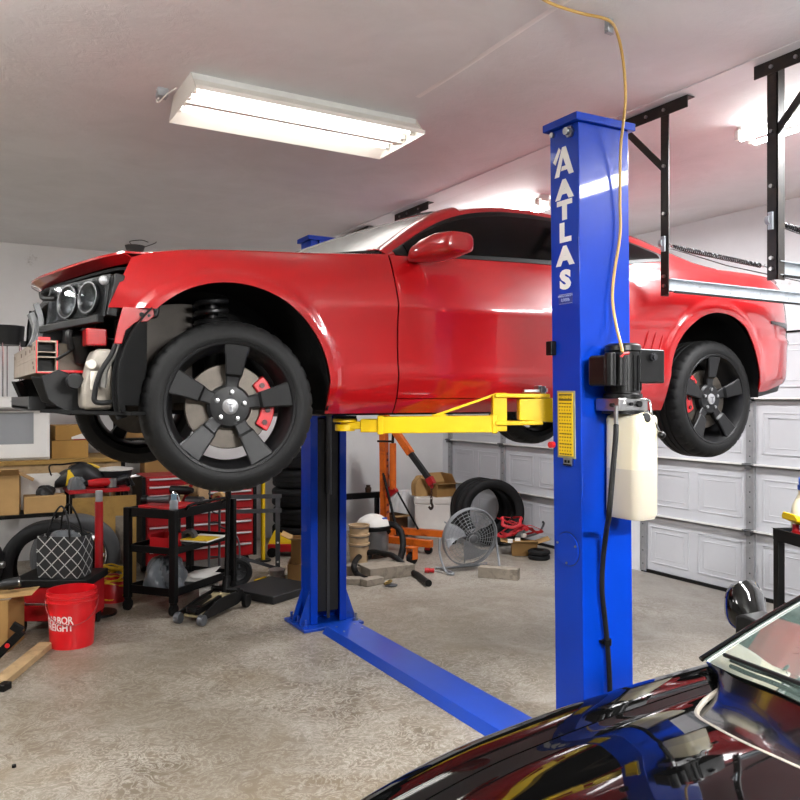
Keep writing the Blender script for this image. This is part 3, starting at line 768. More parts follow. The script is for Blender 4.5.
def zbot(u):
    if u < FA[0]-math.sqrt(max(0,FA[2]**2-.298**2)): return 1.985+.004*(.68-u)
    for ax, az, ar in (FA, RA):
        if abs(u-ax) < ar-1e-6: return max(az, az+math.sqrt(ar*ar-(u-ax)**2)) if True else 0
    if u > 4.0: return lerp(1.685, 1.755, smooth(4.17,4.75,u))
    return 1.585
def side_pt(u, z, side=-1, s=None, out=0):
    p, n = plan_pt(plan_at(u) if s is None else s)
    q = p-n*(inset(u, z)-out)
    return Vector((q.x, YC+side*q.y, z))
def arch_us(a, n=22): return [a[0]-a[2]*cos(PI*i/n) for i in range(n+1)]

rc = thing('red_car', 'red two-door coupe raised on the blue lift with its front bumper removed', 'car', (2.4,YC,1.585))
ZB = [0,.03,.06,.1,.15,.2,.26,.33,.4,.46,.5,.54,.58,.62,.66,.7,.74,.78,.82,.86,.9,.94,.97,1]
def panel(name, us, zb, zt, side, shear=None, extra=None):
    b = MB()
    def f(u, t):
        z = max(lerp(1.585, zt(u), t), zb(u)) if name == 'front_fender' else lerp(zb(u), zt(u), t)
        uu = u+(shear(u, z) if shear else 0)
        return side_pt(uu, z, side)
    b.grid(f, us, [i/44 for i in range(45)])
    return b.build(name, M_RED, rc, ang=28, solid=.006)
def span(a, b, n): return [lerp(a,b,i/n) for i in range(n+1)]
doors = {}
for side in (-1, 1):
    U0 = .504
    lo = FA[0]-math.sqrt(FA[2]**2-.298**2)
    us = span(U0, lo-.001, 8)+[u for u in arch_us(FA, 40) if u > lo]+[FA[0]+FA[2]+.010]+span(FA[0]+FA[2]+.03, 1.697, 12)
    def zbF(u): return 1.985 if u <= lo else (zbot(u) if u < FA[0]+FA[2]+.0001 else 1.585)
    panel('front_fender', us, zbF, ztop, side, shear=lambda u, z: (z-1.985)/.22*.093*max(0,1-(u-.504)/.25))
    d = panel('door', span(1.704,2.995,30), lambda u: 1.650, ztop, side); doors[side] = d
    panel('sill', span(1.704,2.995,24), lambda u: 1.585, lambda u: 1.646, side)
    us = span(3.002, RA[0]-RA[2]-.010, 10)+arch_us(RA, 40)[1:-1]
    b = MB()
    s_end = len(PL)-1; s0 = plan_at(RA[0]+RA[2]+.010)
    svals = [plan_at(u) for u in us]+[lerp(s0, s_end, (i/36)**.9) for i in range(37)]
    def fq(s, t):
        p, n = plan_pt(s); u = p.x
        z0 = zbot(u) if abs(u-RA[0]) < RA[2] else (1.585 if u < RA[0] else lerp(1.685,1.755,smooth(4.17,4.75,u)))
        z = max(lerp(1.585, ztop(u), t), z0)
        return side_pt(u, z, side, s)
    b.grid(fq, svals, [i/44 for i in range(45)])
    q = b.build('rear_quarter', M_RED, rc, ang=28, solid=.006)
    # three shallow gill creases ahead of the rear wheel
    for k in range(3):
        g = MB(); u0 = 3.17+.055*k
        g.tube([side_pt(lerp(u0+.075,u0,i/8), lerp(2.02,1.80,i/8)-.01*k, side, out=.0035) for i in range(9)], [.001]+[.0055]*7+[.001], 8)
        g.build('gill', M_RED, q)
    g = MB(); g.grid(lambda a,b_: side_pt(lerp(4.32,4.62,a), lerp(2.085+.018*(1-a),2.118,b_), side, out=.006), 12, 3); g.build('side_marker', mat('dark_side_marker','#1b0e0e',.2), q, solid=.006)
    g = MB(); g.grid(lambda a,b_: side_pt(lerp(4.20,4.80,a), lerp(lerp(1.655,1.715,a),lerp(1.69,1.755,a),b_), side, out=-.02), 16, 3); g.build('rear_valance', M_TRIM, rc, solid=.012)
    g = MB(); g.grid(lambda a,b_: side_pt(4.625+.004*b_, lerp(1.99,ztop(4.62)-.02,a), side, out=.004), 24, 1); g.build('bumper_seam', M_TRIM, q, solid=.002)
    # tail lamp bezels on the rear corner
    # arch liner: barrel, inner wall
    for nm, (ax, az, ar) in (('front', FA), ('rear', RA)):
        b = MB(); w0 = .905 if nm == 'front' else .925
        b.grid(lambda a, t: (ax+(ar+.012)*cos(PI*a*1.14-.07*PI), YC+side*lerp(w0,.52,t), az+(ar+.012)*sin(PI*a*1.14-.07*PI)), 40, 6)
        b.build('wheel_arch_liner', M_LINER, rc, solid=.006)
        b = MB(); b.box((ax-ar,YC+side*.50,az-.1),(ax+ar,YC+side*.52,az+ar+.02)); b.build('inner_arch_wall', M_LINER, rc)
    # felt-covered inner face of the front liner, seen through the arch ahead of the wheel
    b = MB(); b.grid(lambda a, t: (lerp(.552,.90,a), YC+side*lerp(.74,.545,a**.7), lerp(1.60,2.05-.10*(1-a)**2,t)), 14, 8); b.build('liner_felt', M_LINERG, rc, solid=.006)
    b = MB(); b.grid(lambda a, t: (FA[0]-(FA[2]+lerp(-.012,.028,t))*cos(rad(lerp(-16,46,a))), YC+side*.862, FA[1]+(FA[2]+lerp(-.012,.028,t))*sin(rad(lerp(-16,46,a)))), 24, 4); b.build('splash_shield', M_UNDER, rc, solid=.006)

# belt/greenhouse -----------------------------------------------------------------
WR = [(1.70,.825),(1.80,.775),(1.90,.728),(2.07,.680),(2.25,.640),(2.45,.612),(2.7,.600),(3.0,.598),(3.25,.606),(3.47,.640),(3.65,.690),(3.85,.765),(4.0,.80)]
ZR = [(1.70,2.292),(1.80,2.358),(1.90,2.425),(2.0,2.488),(2.07,2.527),(2.2,2.581),(2.35,2.622),(2.5,2.645),(2.7,2.655),(2.95,2.650),(3.2,2.628),(3.47,2.578),(3.65,2.515),(3.85,2.438),(4.0,2.412)]
def belt(u):
    p = side_pt(u, ztop(u), -1); return (YC-p.y, p.z)
def green(u, q, side, out=0):
    wb, zb = belt(u); wr, zr = interp(u, WR), interp(u, ZR)
    wr = min(wr, wb-.004); zr = max(zr, zb+.001)
    w, z = lerp(wb, wr, q), lerp(zb, zr, q)
    dw, dz = wb-wr, zr-zb; L = math.hypot(dw, dz)+1e-6
    bulge = .018*sin(PI*q)*min(1, L/.3)
    nw, nz = dz/L, dw/L
    return Vector((u, YC+side*(w+nw*(bulge+out)), z+nz*(bulge+out)))
ROOFC = [(2.15,2.635),(2.3,2.672),(2.5,2.708),(2.75,2.726),(3.0,2.718),(3.25,2.690),(3.45,2.655)]
def roof(u, w):
    wr, zr = interp(u, WR), interp(u, ZR); zc = max(interp(u, ROOFC), zr)
    return Vector((u, YC+w*wr, zc-(zc-zr)*abs(w)**2.3))
gs = span(1.70,4.0,70)
for side in (-1, 1):
    b = MB(); b.grid(lambda u, q: green(u, q, side), gs, 10); b.build('body_pillar_shell', M_RED, rc, ang=40, solid=.004)
    def zone(name, u0, u1, q0, q1, m, out, n=40):
        b = MB(); b.grid(lambda a, t: green(lerp(u0,u1,a), lerp(q0(a),q1(a),t), side, out), n, 8); return b.build(name, m, rc, solid=.004)
    zone('window_trim', 1.735, 2.99, lambda a: .0+.01, lambda a: .90, M_TRIM, .004)
    zone('side_window', 1.80, 2.96, lambda a: .075, lambda a: .79, M_GLASSD, .008)
    zone('quarter_trim', 2.99, 3.52, lambda a: .02+.14*a, lambda a: lerp(.955,.36,a**1.3), M_TRIM, .004)
    zone('quarter_window', 3.03, 3.46, lambda a: .10+.12*a, lambda a: lerp(.84,.33,a**1.3), M_GLASSD, .008)
b = MB(); b.grid(lambda u, w: roof(u, w), span(2.15,3.42,30), [-1+i/14 for i in range(29)]); b.build('roof', M_RED, rc, ang=40, solid=.004)
# windscreen
def wind(w, t):
    u1 = 2.18-.06*abs(w)**2; 
    pe = Vector((lerp(1.70,2.12,t), 0, 0))
    we, ze = interp(pe.x, WR)-.055, interp(pe.x, ZR)+.022
    uc = lerp(1.36, 2.19, t); zc = lerp(2.318, 2.642, t)+.020*sin(PI*t)
    k = abs(w)**2.2
    return Vector((lerp(uc, pe.x, k), YC+w*we, lerp(zc, ze, k)))
ws = NT('reflected_ceiling_glass'); ws.set(Base_Color=C('#8b8d8b'), Roughness=.22, Specular_IOR_Level=.4)  # grey base paints the ceiling's reflection into the glass
b = MB(); b.grid(wind, [-1+i/16 for i in range(33)], 24); b.build('windscreen', ws.m, rc, ang=60, solid=.005)
b = MB(); b.tube([wind(-1+i/20,1) for i in range(41)], .012, 8); b.tube([wind(-1+i/20,0) for i in range(41)], .012, 8); b.build('windscreen_seal', M_TRIM, rc)
for side in (-1,1):                          # A pillar outer skin joining windscreen edge and side rail
    b = MB()
    def pil(a, t):
        u = lerp(1.66,2.22,a); g = green(max(u,1.70),.93,side); w_ = Vector((u-.03, YC+side*(interp(u,WR)-.062), interp(u,ZR)+.026))
        p = g.lerp(w_, t); return p+Vector((0,side*.5,1)).normalized()*.014*sin(PI*t)
    b.grid(pil, 30, 8); b.build('pillar', M_RED, rc, ang=60, solid=.004)
def rearg(w, t):
    uc = lerp(3.40, 4.12, t); zc = lerp(2.664, 2.430, t)+.012*sin(PI*t)
    ue = lerp(3.36, 3.98, t); we, ze = interp(ue, WR)-.01, interp(ue, ZR)+.006
    k = abs(w)**2.4
    return Vector((lerp(uc, ue, k), YC+w*we, lerp(zc, ze, k)))
b = MB(); b.grid(rearg, [-1+i/14 for i in range(29)], 16); b.build('rear_window', M_GLASSD, rc, ang=60, solid=.005)
# bonnet and boot lid
HF = [(0,.318),(.2,.335),(.35,.362),(.5,.392),(.66,.432),(.8,.468),(.9,.502),(1,.572)]     # front edge
HZ = [(0,2.172),(.35,2.176),(.66,2.184),(.9,2.192),(1,2.205)]
def hood(t, w):
    a = abs(w); u0 = interp(a, HF); u1 = lerp(1.42,1.74,a**2.2); u = lerp(u0,u1,t)
    ue = lerp(.572,1.74,t); p = side_pt(ue, ztop(ue), -1); we, ze = YC-p.y, p.z+.003
    z = ze+.05*(1-a**2.2)*min(1,t*2.5)
    z = lerp(interp(a,HZ), z, smooth(0,.22,t))
    return Vector((u, YC+w*we, z))
b = MB(); b.grid(hood, 46, [-1+i/20 for i in range(41)]); b.build('bonnet', M_RED, rc, ang=40, solid=.008)
b = MB()
b.grid(lambda a, t: hood(0, -1+2*a)+Vector((lerp(0,.05,t),0,-lerp(.004,.030,t))), 40, 3)
b.build('bonnet_flange', M_RED, rc, ang=50, solid=.004)
b = MB(); b.grid(lambda a, t: hood(lerp(.03,.9,a), lerp(-.94,.94,t))-Vector((0,0,.05)), 20, 20); b.build('bonnet_inner', M_UNDER, rc, solid=.01)
def deck(t, w):
    uc = lerp(4.10, 4.86, t); ue = lerp(3.98, 4.80, t)
    if t >= 1: pass
    pe = side_pt(min(ue,4.79), ztop(ue), -1); k = abs(w)**2.6
    return Vector((lerp(uc,ue,k), YC+w*(YC-pe.y), lerp(2.432+.012*smooth(.6,1,t), ztop(ue)+.002, k)))
b = MB(); b.grid(deck, 14, [-1+i/14 for i in range(29)]); b.build('boot_lid', M_RED, rc, ang=40, solid=.005)
b = MB(); 
b.loft([[Vector((4.68-.05*abs(w)**2,YC+w*.66,2.42)),Vector((4.80-.10*abs(w)**2,YC+w*.66,2.425)),Vector((4.815-.10*abs(w)**2,YC+w*.66,2.462-.03*abs(w)**4)),Vector((4.79-.10*abs(w)**2,YC+w*.66,2.464-.03*abs(w)**4))] for w in [-1+i/12 for i in range(25)]])
b.build('spoiler', M_RED, rc, bev=.004)
# structure inside and below
b = MB(); b.box((1.46,YC-.84,1.60),(3.34,YC+.84,2.20)); b.box((1.95,YC-.60,2.24),(3.6,YC+.60,2.40)); b.build('cabin_core', M_UNDER, rc)
b = MB(); b.box((.62,YC-.49,1.62),(4.62,YC+.49,2.02)); b.box((4.24,YC-.72,1.76),(4.6,YC+.72,2.3)); b.build('engine_and_floor', M_UNDER, rc)
b = MB(); b.box((1.40,YC-.84,1.578),(3.36,YC+.84,1.60)); b.box((.42,YC-.50,1.58),(4.6,YC+.50,1.62)); b.split('floor_pan', M_UNDER, rc)
for side in (-1,1):
    b = MB(); b.box((1.46,YC+side*.80-.03,1.574),(3.3,YC+side*.80+.03,1.59)); b.build('pinch_rail', M_UNDER, rc)
b = MB(); b.cyl((1.2,YC+.2,1.58),(4.5,YC+.25,1.60),.035,n=12); b.build('exhaust', mat('dull_exhaust','#5b544b',.5,.7), rc)
# mirrors
for side in (-1,1):
    b = MB(); rings = []
    for t, cx, w_, cz, rx, rz in ((0,1.82,.862,2.275,.03,.014),(.15,1.825,.885,2.282,.05,.026),(.3,1.84,.915,2.292,.072,.038),(.5,1.865,.965,2.306,.085,.050),(.75,1.89,1.03,2.318,.084,.055),(.9,1.908,1.075,2.323,.074,.050),(.97,1.917,1.092,2.324,.070,.047),(1,1.92,1.10,2.324,.058,.036)):
        rg = []
        for k in range(20):
            g = 2*PI*k/20; c_, s_ = cos(g), sin(g)
            rg.append(Vector((cx+rx*math.copysign(abs(c_)**.55,c_), YC+side*w_, cz+rz*math.copysign(abs(s_)**.6,s_)*(1 if s_ > 0 else .9))))
        rings.append(rg)
    b.loft(rings); b.build('wing_mirror', M_RED, rc, ang=30)
    # door handle and shut-line shadow gap is real geometry between panels
    b = MB(); b.tube([side_pt(lerp(2.74,2.93,i/8), 2.155, side, out=.012+.012*sin(PI*i/8)) for i in range(9)], .012, 10, flat=.7); b.build('door_handle', M_RED, doors[side])

# ------------------------------------------------------------------ wheels
def wheel(name, loc, flip, RT, parent, spoke0=90, steer=0, gcal=0):
    """parts of one wheel: axle along y, outer face towards -y (flipped for the far side)"""
    Mw = Matrix.Translation(loc) @ Matrix.Rotation(rad(steer),4,'Z') @ (Matrix.Rotation(PI,4,'Z') if flip else Matrix.Identity(4)) @ Matrix.Rotation(PI/2,4,'X')
    # local z = outward
    W = .235; RR = .262
    b = MB(); prof = [(RR-.012,-.012),(RR+.004,-.004),(RR+.02,.0),(RR+.035,-.004),(RT-.028,-.010),(RT-.014,-.020),(RT-.006,-.034),(RT-.001,-.052)]
    for gz in (-.075,-.115,-.155): prof += [(RT,gz),(RT,gz+.0 -.002),(RT-.008,gz-.004),(RT-.008,gz-.010),(RT,gz-.012)]
    prof += [(RT-.001,-W+.052),(RT-.006,-W+.034),(RT-.014,-W+.02),(RT-.04,-W+.008),(RR+.02,-W),(RR-.012,-W+.012)]
    n = 180; V = []; F = []; m_ = len(prof)
    for k in range(n):
        g = 2*PI*k/n
        for i, (r, z) in enumerate(prof):
            if 5 <= i <= 7 or m_-6 <= i <= m_-4:
                if k % 5 == 0: r -= .0055
            V.append((r*cos(g), r*sin(g), z))
    for k in range(n):
        j = (k+1) % n
        for i in range(m_-1): F.append((k*m_+i, j*m_+i, j*m_+i+1, k*m_+i+1))
    tyb = MB(); tyb.add(V, F, 0, Mw)
    b = MB(); b.lathe([(RR-.020,-W+.01),(RR-.03,-W+.03),(RR-.045,-.12),(RR-.030,-.045),(RR-.022,-.022),(RR-.014,-.008),(RR-.004,-.004),(RR+.001,-.010),(RR-.002,-.022),(RR-.016,-.05)], 96, M=Mw)
    rim = b.build('wheel', M_RIM, parent, ang=30); tyb.build('tyre', M_TYRE, rim, ang=42)
    hubz = -.040
    b = MB(); b.lathe([(0,hubz-.05),(.088,hubz-.05),(.088,hubz-.015),(.078,hubz-.004),(.05,hubz),(0,hubz)], 48, M=Mw)
    for k in range(5):
        a = rad(spoke0+72*k); ca, sa = cos(a), sin(a)
        def P(r, s, z): return (r*ca-s*sa, r*sa+s*ca, z)
        secs = [(.060,.026,hubz-.004,.030),(.100,.027,hubz-.006,.032),(.118,.031,hubz-.002,.034),(.128,.034,hubz+.010,.036),(.190,.042,-.020,.032),(RR-.020,.052,-.012,.026),(RR-.010,.054,-.016,.020)]
        rings = []
        for r, hw, z, th in secs:
            rings.append([P(r,-hw,z-.004),P(r,-hw+.006,z),P(r,hw-.006,z),P(r,hw,z-.004),P(r,hw*.82,z-th),P(r,-hw*.82,z-th)])
        b2 = MB(); b2.loft([[Vector(p) for p in rg] for rg in rings]); b.v += [] ; b.add(b2.v, b2.f, 0, Mw)
    b.build('spokes', M_RIM, rim, ang=28)
    b = MB()
    for k in range(5):
        a = rad(spoke0+72*k); b.lathe([(0,hubz+.008),(.009,hubz+.006),(.011,hubz-.01),(0,hubz-.01)], 12, M=Mw @ Matrix.Translation((.057*cos(a),.057*sin(a),0)))
    b.split('lug_nut', M_STEEL, rim)
    b = MB(); b.lathe([(0,hubz+.008),(.022,hubz+.007),(.031,hubz+.003),(.033,hubz-.006),(0,hubz-.006)], 32, M=Mw); b2 = MB(); b2.cbox((0,-.005,hubz+.0083),(.009,.034,.001)); b2.cbox((0,.010,hubz+.0083),(.028,.006,.001)); b.add(b2.v, b2.f, 1, Mw); b.build('centre_cap', [mat('silver_cap','#b4b4b6',.3,.85), mat('cap_mark_grey','#6e6e72',.4,.5)], rim)
    b = MB(); b.lathe([(.066,-.085),(.168,-.085),(.171,-.088),(.171,-.108),(.168,-.111),(.066,-.111)], 64, M=Mw, closed=True); b.lathe([(0,-.060),(.080,-.062),(.084,-.09),(0,-.09)], 32, M=Mw); b.build('brake_disc', M_ROTOR, parent, ang=30)
    b = MB(); g0 = (-12 if not flip else 192)+gcal
    pts = []
    for i in range(9):
        a = rad(g0-38+76*i/8+16); pts.append((a,))
    out = [(.185*cos(a[0]), .185*sin(a[0])) for a in pts]; inn = [(.128*cos(a[0]), .128*sin(a[0])) for a in pts[::-1]]
    b.prism(out+inn, -.13, -.066, M=Mw); cal = b.build('brake_caliper', M_CALIP, parent, bev=.006)
    b = MB()
    for i in (1,3,5,7): a = pts[i][0]; b.lathe([(0,-.060),(.011,-.060),(.011,-.068),(0,-.068)], 14, M=Mw @ Matrix.Translation((.157*cos(a),.157*sin(a),0)))
    b.split('piston_plug', mat('dark_caliper_bore','#3a0c0e',.5), cal)
RF, RRW = .342, .341
pf = ony(232,406.5,2.985); pr = ony(717,399,2.985)
for side in (-1,1):
    for nm, p, R, sp in (('f',pf,RF,84),('r',pr,RRW,90)):
        yy = 2.985 if side < 0 else 2*YC-2.985
        wheel('wheel', Vector((p.x,yy,p.z)), side > 0, R, rc, sp, -8 if nm == 'f' else 0, 0 if nm == 'f' else 165)
        if nm == 'f':
            b = MB(); cx_, cz_ = p.x-.01, 0
            N = 4*16; b.tube([(cx_+.062*cos(2*PI*i/16), YC+side*.66+.062*sin(2*PI*i/16), 1.90+.16*i/N) for i in range(N+1)], .012, 8)
            b.build('coil_spring', mat('spring_black','#1a1a1b',.4,.3), rc)
            b = MB(); b.cyl((cx_,YC+side*.66,1.62),(cx_,YC+side*.66,2.06),.028,n=14); b.cyl((cx_,YC+side*.66,1.885),(cx_,YC+side*.66,1.90),.08,n=20); b.build('damper', mat('spring_black','#1a1a1b',.4,.3), rc)
            b = MB(); b.bar((p.x,YC+side*.78,p.z-.06),(p.x+.10,YC+side*.3,1.60),.06,.035); b.bar((p.x-.02,YC+side*.78,p.z),(p.x-.25,YC+side*.35,1.61),.04,.03); b.build('control_arm', mat('rusty_arm','#3b3028',.6,.4), rc)

# ------------------------------------------------------------------ exposed front end
M_DKPL = mat('dark_moulded_plastic', '#090909', .5, spec=.3, var=.2, scale=15)
M_BEAM = mat('primed_aluminium_beam', '#8d7f70', .5, .25, var=.12, scale=12)
M_CAV = mat('beam_cavity_black', '#0a0a0a', .7)
for side in (-1,1):
    S = lambda u, v, z: Vector((u, YC+side*(YC-v), z))      # v given for the near side
    # headlamp: housing box behind a bulged lens
    A = [S(.335,3.42,1.935),S(.500,3.06,1.955),S(.520,3.05,2.112),S(.350,3.42,2.092)]
    nrm_ = Vector((.16,.05*0-side*(-.07)*0,0))
    back = Vector((.20,-side*.10,0)); back = Vector((.20, side*-.06, 0))
    b = MB(); b.add(A+[p+Vector((.20,0,0)) for p in A], [(3,2,1,0),(4,5,6,7),(0,1,5,4),(1,2,6,5),(2,3,7,6),(3,0,4,7)]); hl = b.build('headlamp', M_DKPL, rc, bev=.014, seg=3)
    n0 = (A[1]-A[0]).cross(A[3]-A[0]).normalized()
    if n0.x > 0: n0 = -n0
    def lens(a, t, off):
        p = A[0].lerp(A[1],a).lerp(A[3].lerp(A[2],a),t)
        return p+n0*(off*(sin(PI*a)*.6+.4)*(sin(PI*t)*.6+.4))
    b = MB(); b.grid(lambda a,t: lens(lerp(.04,.95,a),lerp(.07,.94,t),.016), 14, 12)
    lm = NT('clear_headlamp_lens'); lm.set(Base_Color=(.8,.83,.85,1), Roughness=.02, Transmission_Weight=1.0, IOR=1.12, Specular_IOR_Level=.2)
    lo_ = b.build('lens', lm.m, hl, solid=.003)
    b = MB(); b.add([p+n0*-.0+n0*.001 for p in A], [(0,1,2,3)]); b.build('lamp_backing', mat('lamp_interior_grey','#101113',.5,0,spec=.3), hl)
    for a_, r_ in ((.40,.060),(.74,.056)):
        c_ = lens(a_,.5,0)+n0*.004; b = MB()
        Q = n0.to_track_quat('Z','Y').to_matrix().to_4x4(); Q.translation = c_
        b.lathe([(0,-.0),(r_*.55,.002),(r_*.8,.006),(r_,.016),(r_+.006,.016),(r_+.006,.0)], 32, M=Q); b.build('reflector_bowl', mat('lamp_reflector','#1a1b1d',.35,.3), hl)
    b = MB(); b.ball(S(.505,3.055,2.085)+n0*.012,.018,12); b.build('lamp_stud', M_GALVL, hl)
    b = MB(); b.bar(A[0]+Vector((-.015,0,-.012)),A[1]+Vector((-.015,0,-.010)),.03,.03); b.bar(A[1]+Vector((.02,0,0)),A[2]+Vector((.03,0,0)),.05,.035); b.build('lamp_frame', M_DKPL, hl, bev=.005)
    # inner wing: red apron, washer tank, hoses
    b = MB(); b.box(tuple(S(.440,3.10,1.846)),tuple(S(.515,3.20,1.912))); b.build('red_apron_bracket', M_RED, rc, bev=.006)
    b = MB(); b.prism([(.555,1.988),(.665,1.988),(.668,1.958),(.645,1.938),(.60,1.932),(.565,1.90),(.552,1.85),(.524,1.85),(.535,1.91),(.545,1.95)], 0, .012, M=Matrix(((1,0,0,0),(0,0,side,YC+side*.868),(0,1,0,0),(0,0,0,1)))); fb = b.build('fender_bracket', M_RED, rc, bev=.003)
    b = MB()
    for x_, z_, r_ in ((.622,1.962,.009),(.648,1.960,.006)): b.cyl((x_,YC+side*.868,z_),(x_,YC+side*.883,z_),r_,n=12)
    b.split('bracket_hole', M_CAV, fb)
    b = MB(); r0 = []
    for z, a_, c2 in ((1.605,.436,.04),(1.63,.430,.03),(1.70,.430,.03),(1.73,.443,.03),(1.80,.460,.03),(1.835,.475,.04)):
        r0.append([S(a_,3.10+c2*.3,z),S(.532,3.07+c2*.3,z),S(.535,3.25,z),S(a_,3.25,z)])
    b.loft(r0); b.build('washer_tank', mat('dirty_tank_plastic','#857e74',.5,var=.15,scale=14), rc, bev=.014, seg=3)
    b = MB(); c_ = S(.455,3.07,1.775); b.cyl(c_,c_+Vector((0,side*-.03,0)),.018,n=16); b.box(tuple(S(.452,3.07,1.68)),tuple(S(.482,3.09,1.75))); b.split('tank_pump', mat('pump_white','#c9c3b6',.5), rc, bev=.004)
    b = MB(); b.tube(spline([S(.535,3.04,1.85),S(.520,3.04,1.81),S(.480,3.045,1.74),S(.463,3.05,1.67),S(.468,3.05,1.635),S(.53,3.05,1.635)],8), .010, 10); b.build('filler_hose', M_RUB, rc)
    b = MB(); b.tube(spline([S(.548,3.045,1.855),S(.535,3.045,1.82),S(.500,3.05,1.76),S(.490,3.055,1.69)],8), .013, 10); b.build('silver_pipe', mat('silver_pipe','#8f8d88',.35,.7), rc)
    b = MB(); c_ = S(.41,3.2,1.715); b.cyl(c_,c_+Vector((0,side*.05,0)),.03,n=18); b.cyl(S(.475,3.12,1.715),S(.475,3.2,1.715),.022,n=16); b.build('horn', M_DKPL, rc, bev=.003)
    # crash rail and bumper beam end
    b = MB(); b.bar(S(.362,3.36,1.81),S(.66,3.38,1.80),.10,.11); b.build('crash_rail', mat('crash_rail_grey','#4a4238',.55,.3,var=.2,scale=20), rc, bev=.005)
    b = MB(); b.box(tuple(S(.37,3.27,1.748)),tuple(S(.56,3.42,1.758))); b.build('rail_flange', M_CALIP, rc)
    b = MB(); c_ = S(.485,3.30,1.775); b.cyl(c_,c_+Vector((0,side*.01,0)),.012,n=12); b.bar(S(.455,3.305,1.82),S(.50,3.305,1.745),.06,.012); b.build('tow_bracket', mat('crash_rail_grey','#4a4238',.55,.3), rc)
    b = MB(); b.cyl(S(.43,3.26,1.90),S(.46,3.3,1.80),.035,n=16); b.tube(spline([S(.44,3.28,1.93),S(.40,3.25,1.90),S(.41,3.26,1.84)],6),.014,8); b.build('wiring_loom', M_DKPL, rc)
    b = MB(); b.tube(spline([S(.50,3.14,1.885),S(.54,3.12,1.872),S(.58,3.10,1.872),S(.60,3.07,1.90)],6),.005,8); b.tube(spline([S(.36,3.30,1.80),S(.45,3.25,1.86),S(.5,3.2,1.87)],6),.006,8); b.build('hose', M_RUB, rc)
    # lower air dam pieces
    b = MB(); b.prism([(.30,1.735),(.335,1.745),(.36,1.76),(.40,1.745),(.56,1.60),(.60,1.58),(.42,1.585),(.36,1.615),(.325,1.645)], 0, .012, M=Matrix(((1,0,0,0),(0,0,side,YC+side*(YC-3.26)),(0,1,0,0),(0,0,0,1)))); b.build('air_dam_side', M_DKPL, rc, bev=.003)
    b = MB(); b.loft([[S(.27+.04*t,3.34-.0*t,1.735-.10*t),S(.315+.05*t,3.28,1.73-.11*t),S(.33+.05*t,3.30,1.73-.11*t),S(.285+.04*t,3.36,1.735-.10*t)] for t in (0,.3,.6,1)]); b.build('duct_blade', M_DKPL, rc, bev=.004)
# bumper beam across the nose: hollow box with open ends
b = MB(); x0, x1, z0, z1 = .288, .364, 1.748, 1.872; th = .006
for a in ((x0,z0,x0+th,z1),(x1-th,z0,x1,z1),(x0,z0,x1,z0+th),(x0,z1-th,x1,z1),(x0,1.806,x1,1.811),(x0,1.826,x1,1.830)):
    b.box((a[0],3.30,a[1]),(a[2],2*YC-3.30,a[3]))
bb = b.build('bumper_beam', M_BEAM, rc, bev=.0015)
b = MB(); b.box((x0+th,3.34,z0+th),(x1-th,3.42,z1-th)); b.build('beam_cavity', M_CAV, bb)
b = MB()
for k, (yy, zz, s_) in enumerate(((3.36,1.845,.008),(3.46,1.85,.008),(3.55,1.842,.006),(3.40,1.77,.006),(3.75,1.845,.009),(4.0,1.845,.009),(3.42,1.79,.005),(4.4,1.85,.008))):
    b.box((x0-.0015,yy,zz-s_),(x0,yy+.02,zz+s_))
b.build('beam_slot', mat('slot_brown','#4a2a20',.6), bb)
b = MB(); 
for a in ((x0-.001,z0-.002,x0+.003,z1+.002),(x1-.003,z0-.002,x1+.001,z1+.002)): b.box((a[0],3.298,a[1]),(a[2],3.302,a[3]))
b.box((x0,3.298,z0-.002),(x1,3.302,z0+.002)); b.box((x0+.01,3.30,z1),(x0+.05,3.34,z1+.014)); b.build('red_overspray', M_CALIP, bb)
# radiator, core support, latch panel
b = MB(); b.box((.50,YC-.62,1.62),(.56,YC+.62,2.08)); b.box((.44,YC-.70,1.60),(.60,YC+.70,1.66)); b.box((.46,YC-.70,2.02),(.58,YC+.70,2.10)); 
b.box((.56,YC-.80,1.62),(.66,YC+.80,2.10)); b.build('core_support', M_UNDER, rc, bev=.004)
b = MB(); b.box((.27,YC-.45,1.60),(.62,YC+.45,1.615)); b.bar((.34,3.3,1.60),(.62,3.02,1.592),.12,.012); b.bar((.30,YC-.5,1.63),(.30,YC+.5,1.63),.06,.05); b.build('undertray', M_DKPL, rc)
b = MB(); b.box((.37,YC-.52,2.065),(.50,YC+.52,2.095)); b.tube(spline([(.335,3.42,2.075),(.318,3.40,2.06),(.322,3.38,2.045),(.36,3.37,2.045)],5),.010,8); b.build('latch_panel', M_DKPL, rc)
b = MB(); b.grid(lambda a,t: (.30+.02*sin(PI*a),lerp(3.44,3.47,t),lerp(1.86,2.03,a)), 14, 2); b.grid(lambda a,t: (.285+.02*sin(PI*a),lerp(3.47,3.56,t),lerp(1.86,1.995,a)),14,2); b.build('grille_duct', mat('duct_grey','#555657',.4), rc, solid=.02)
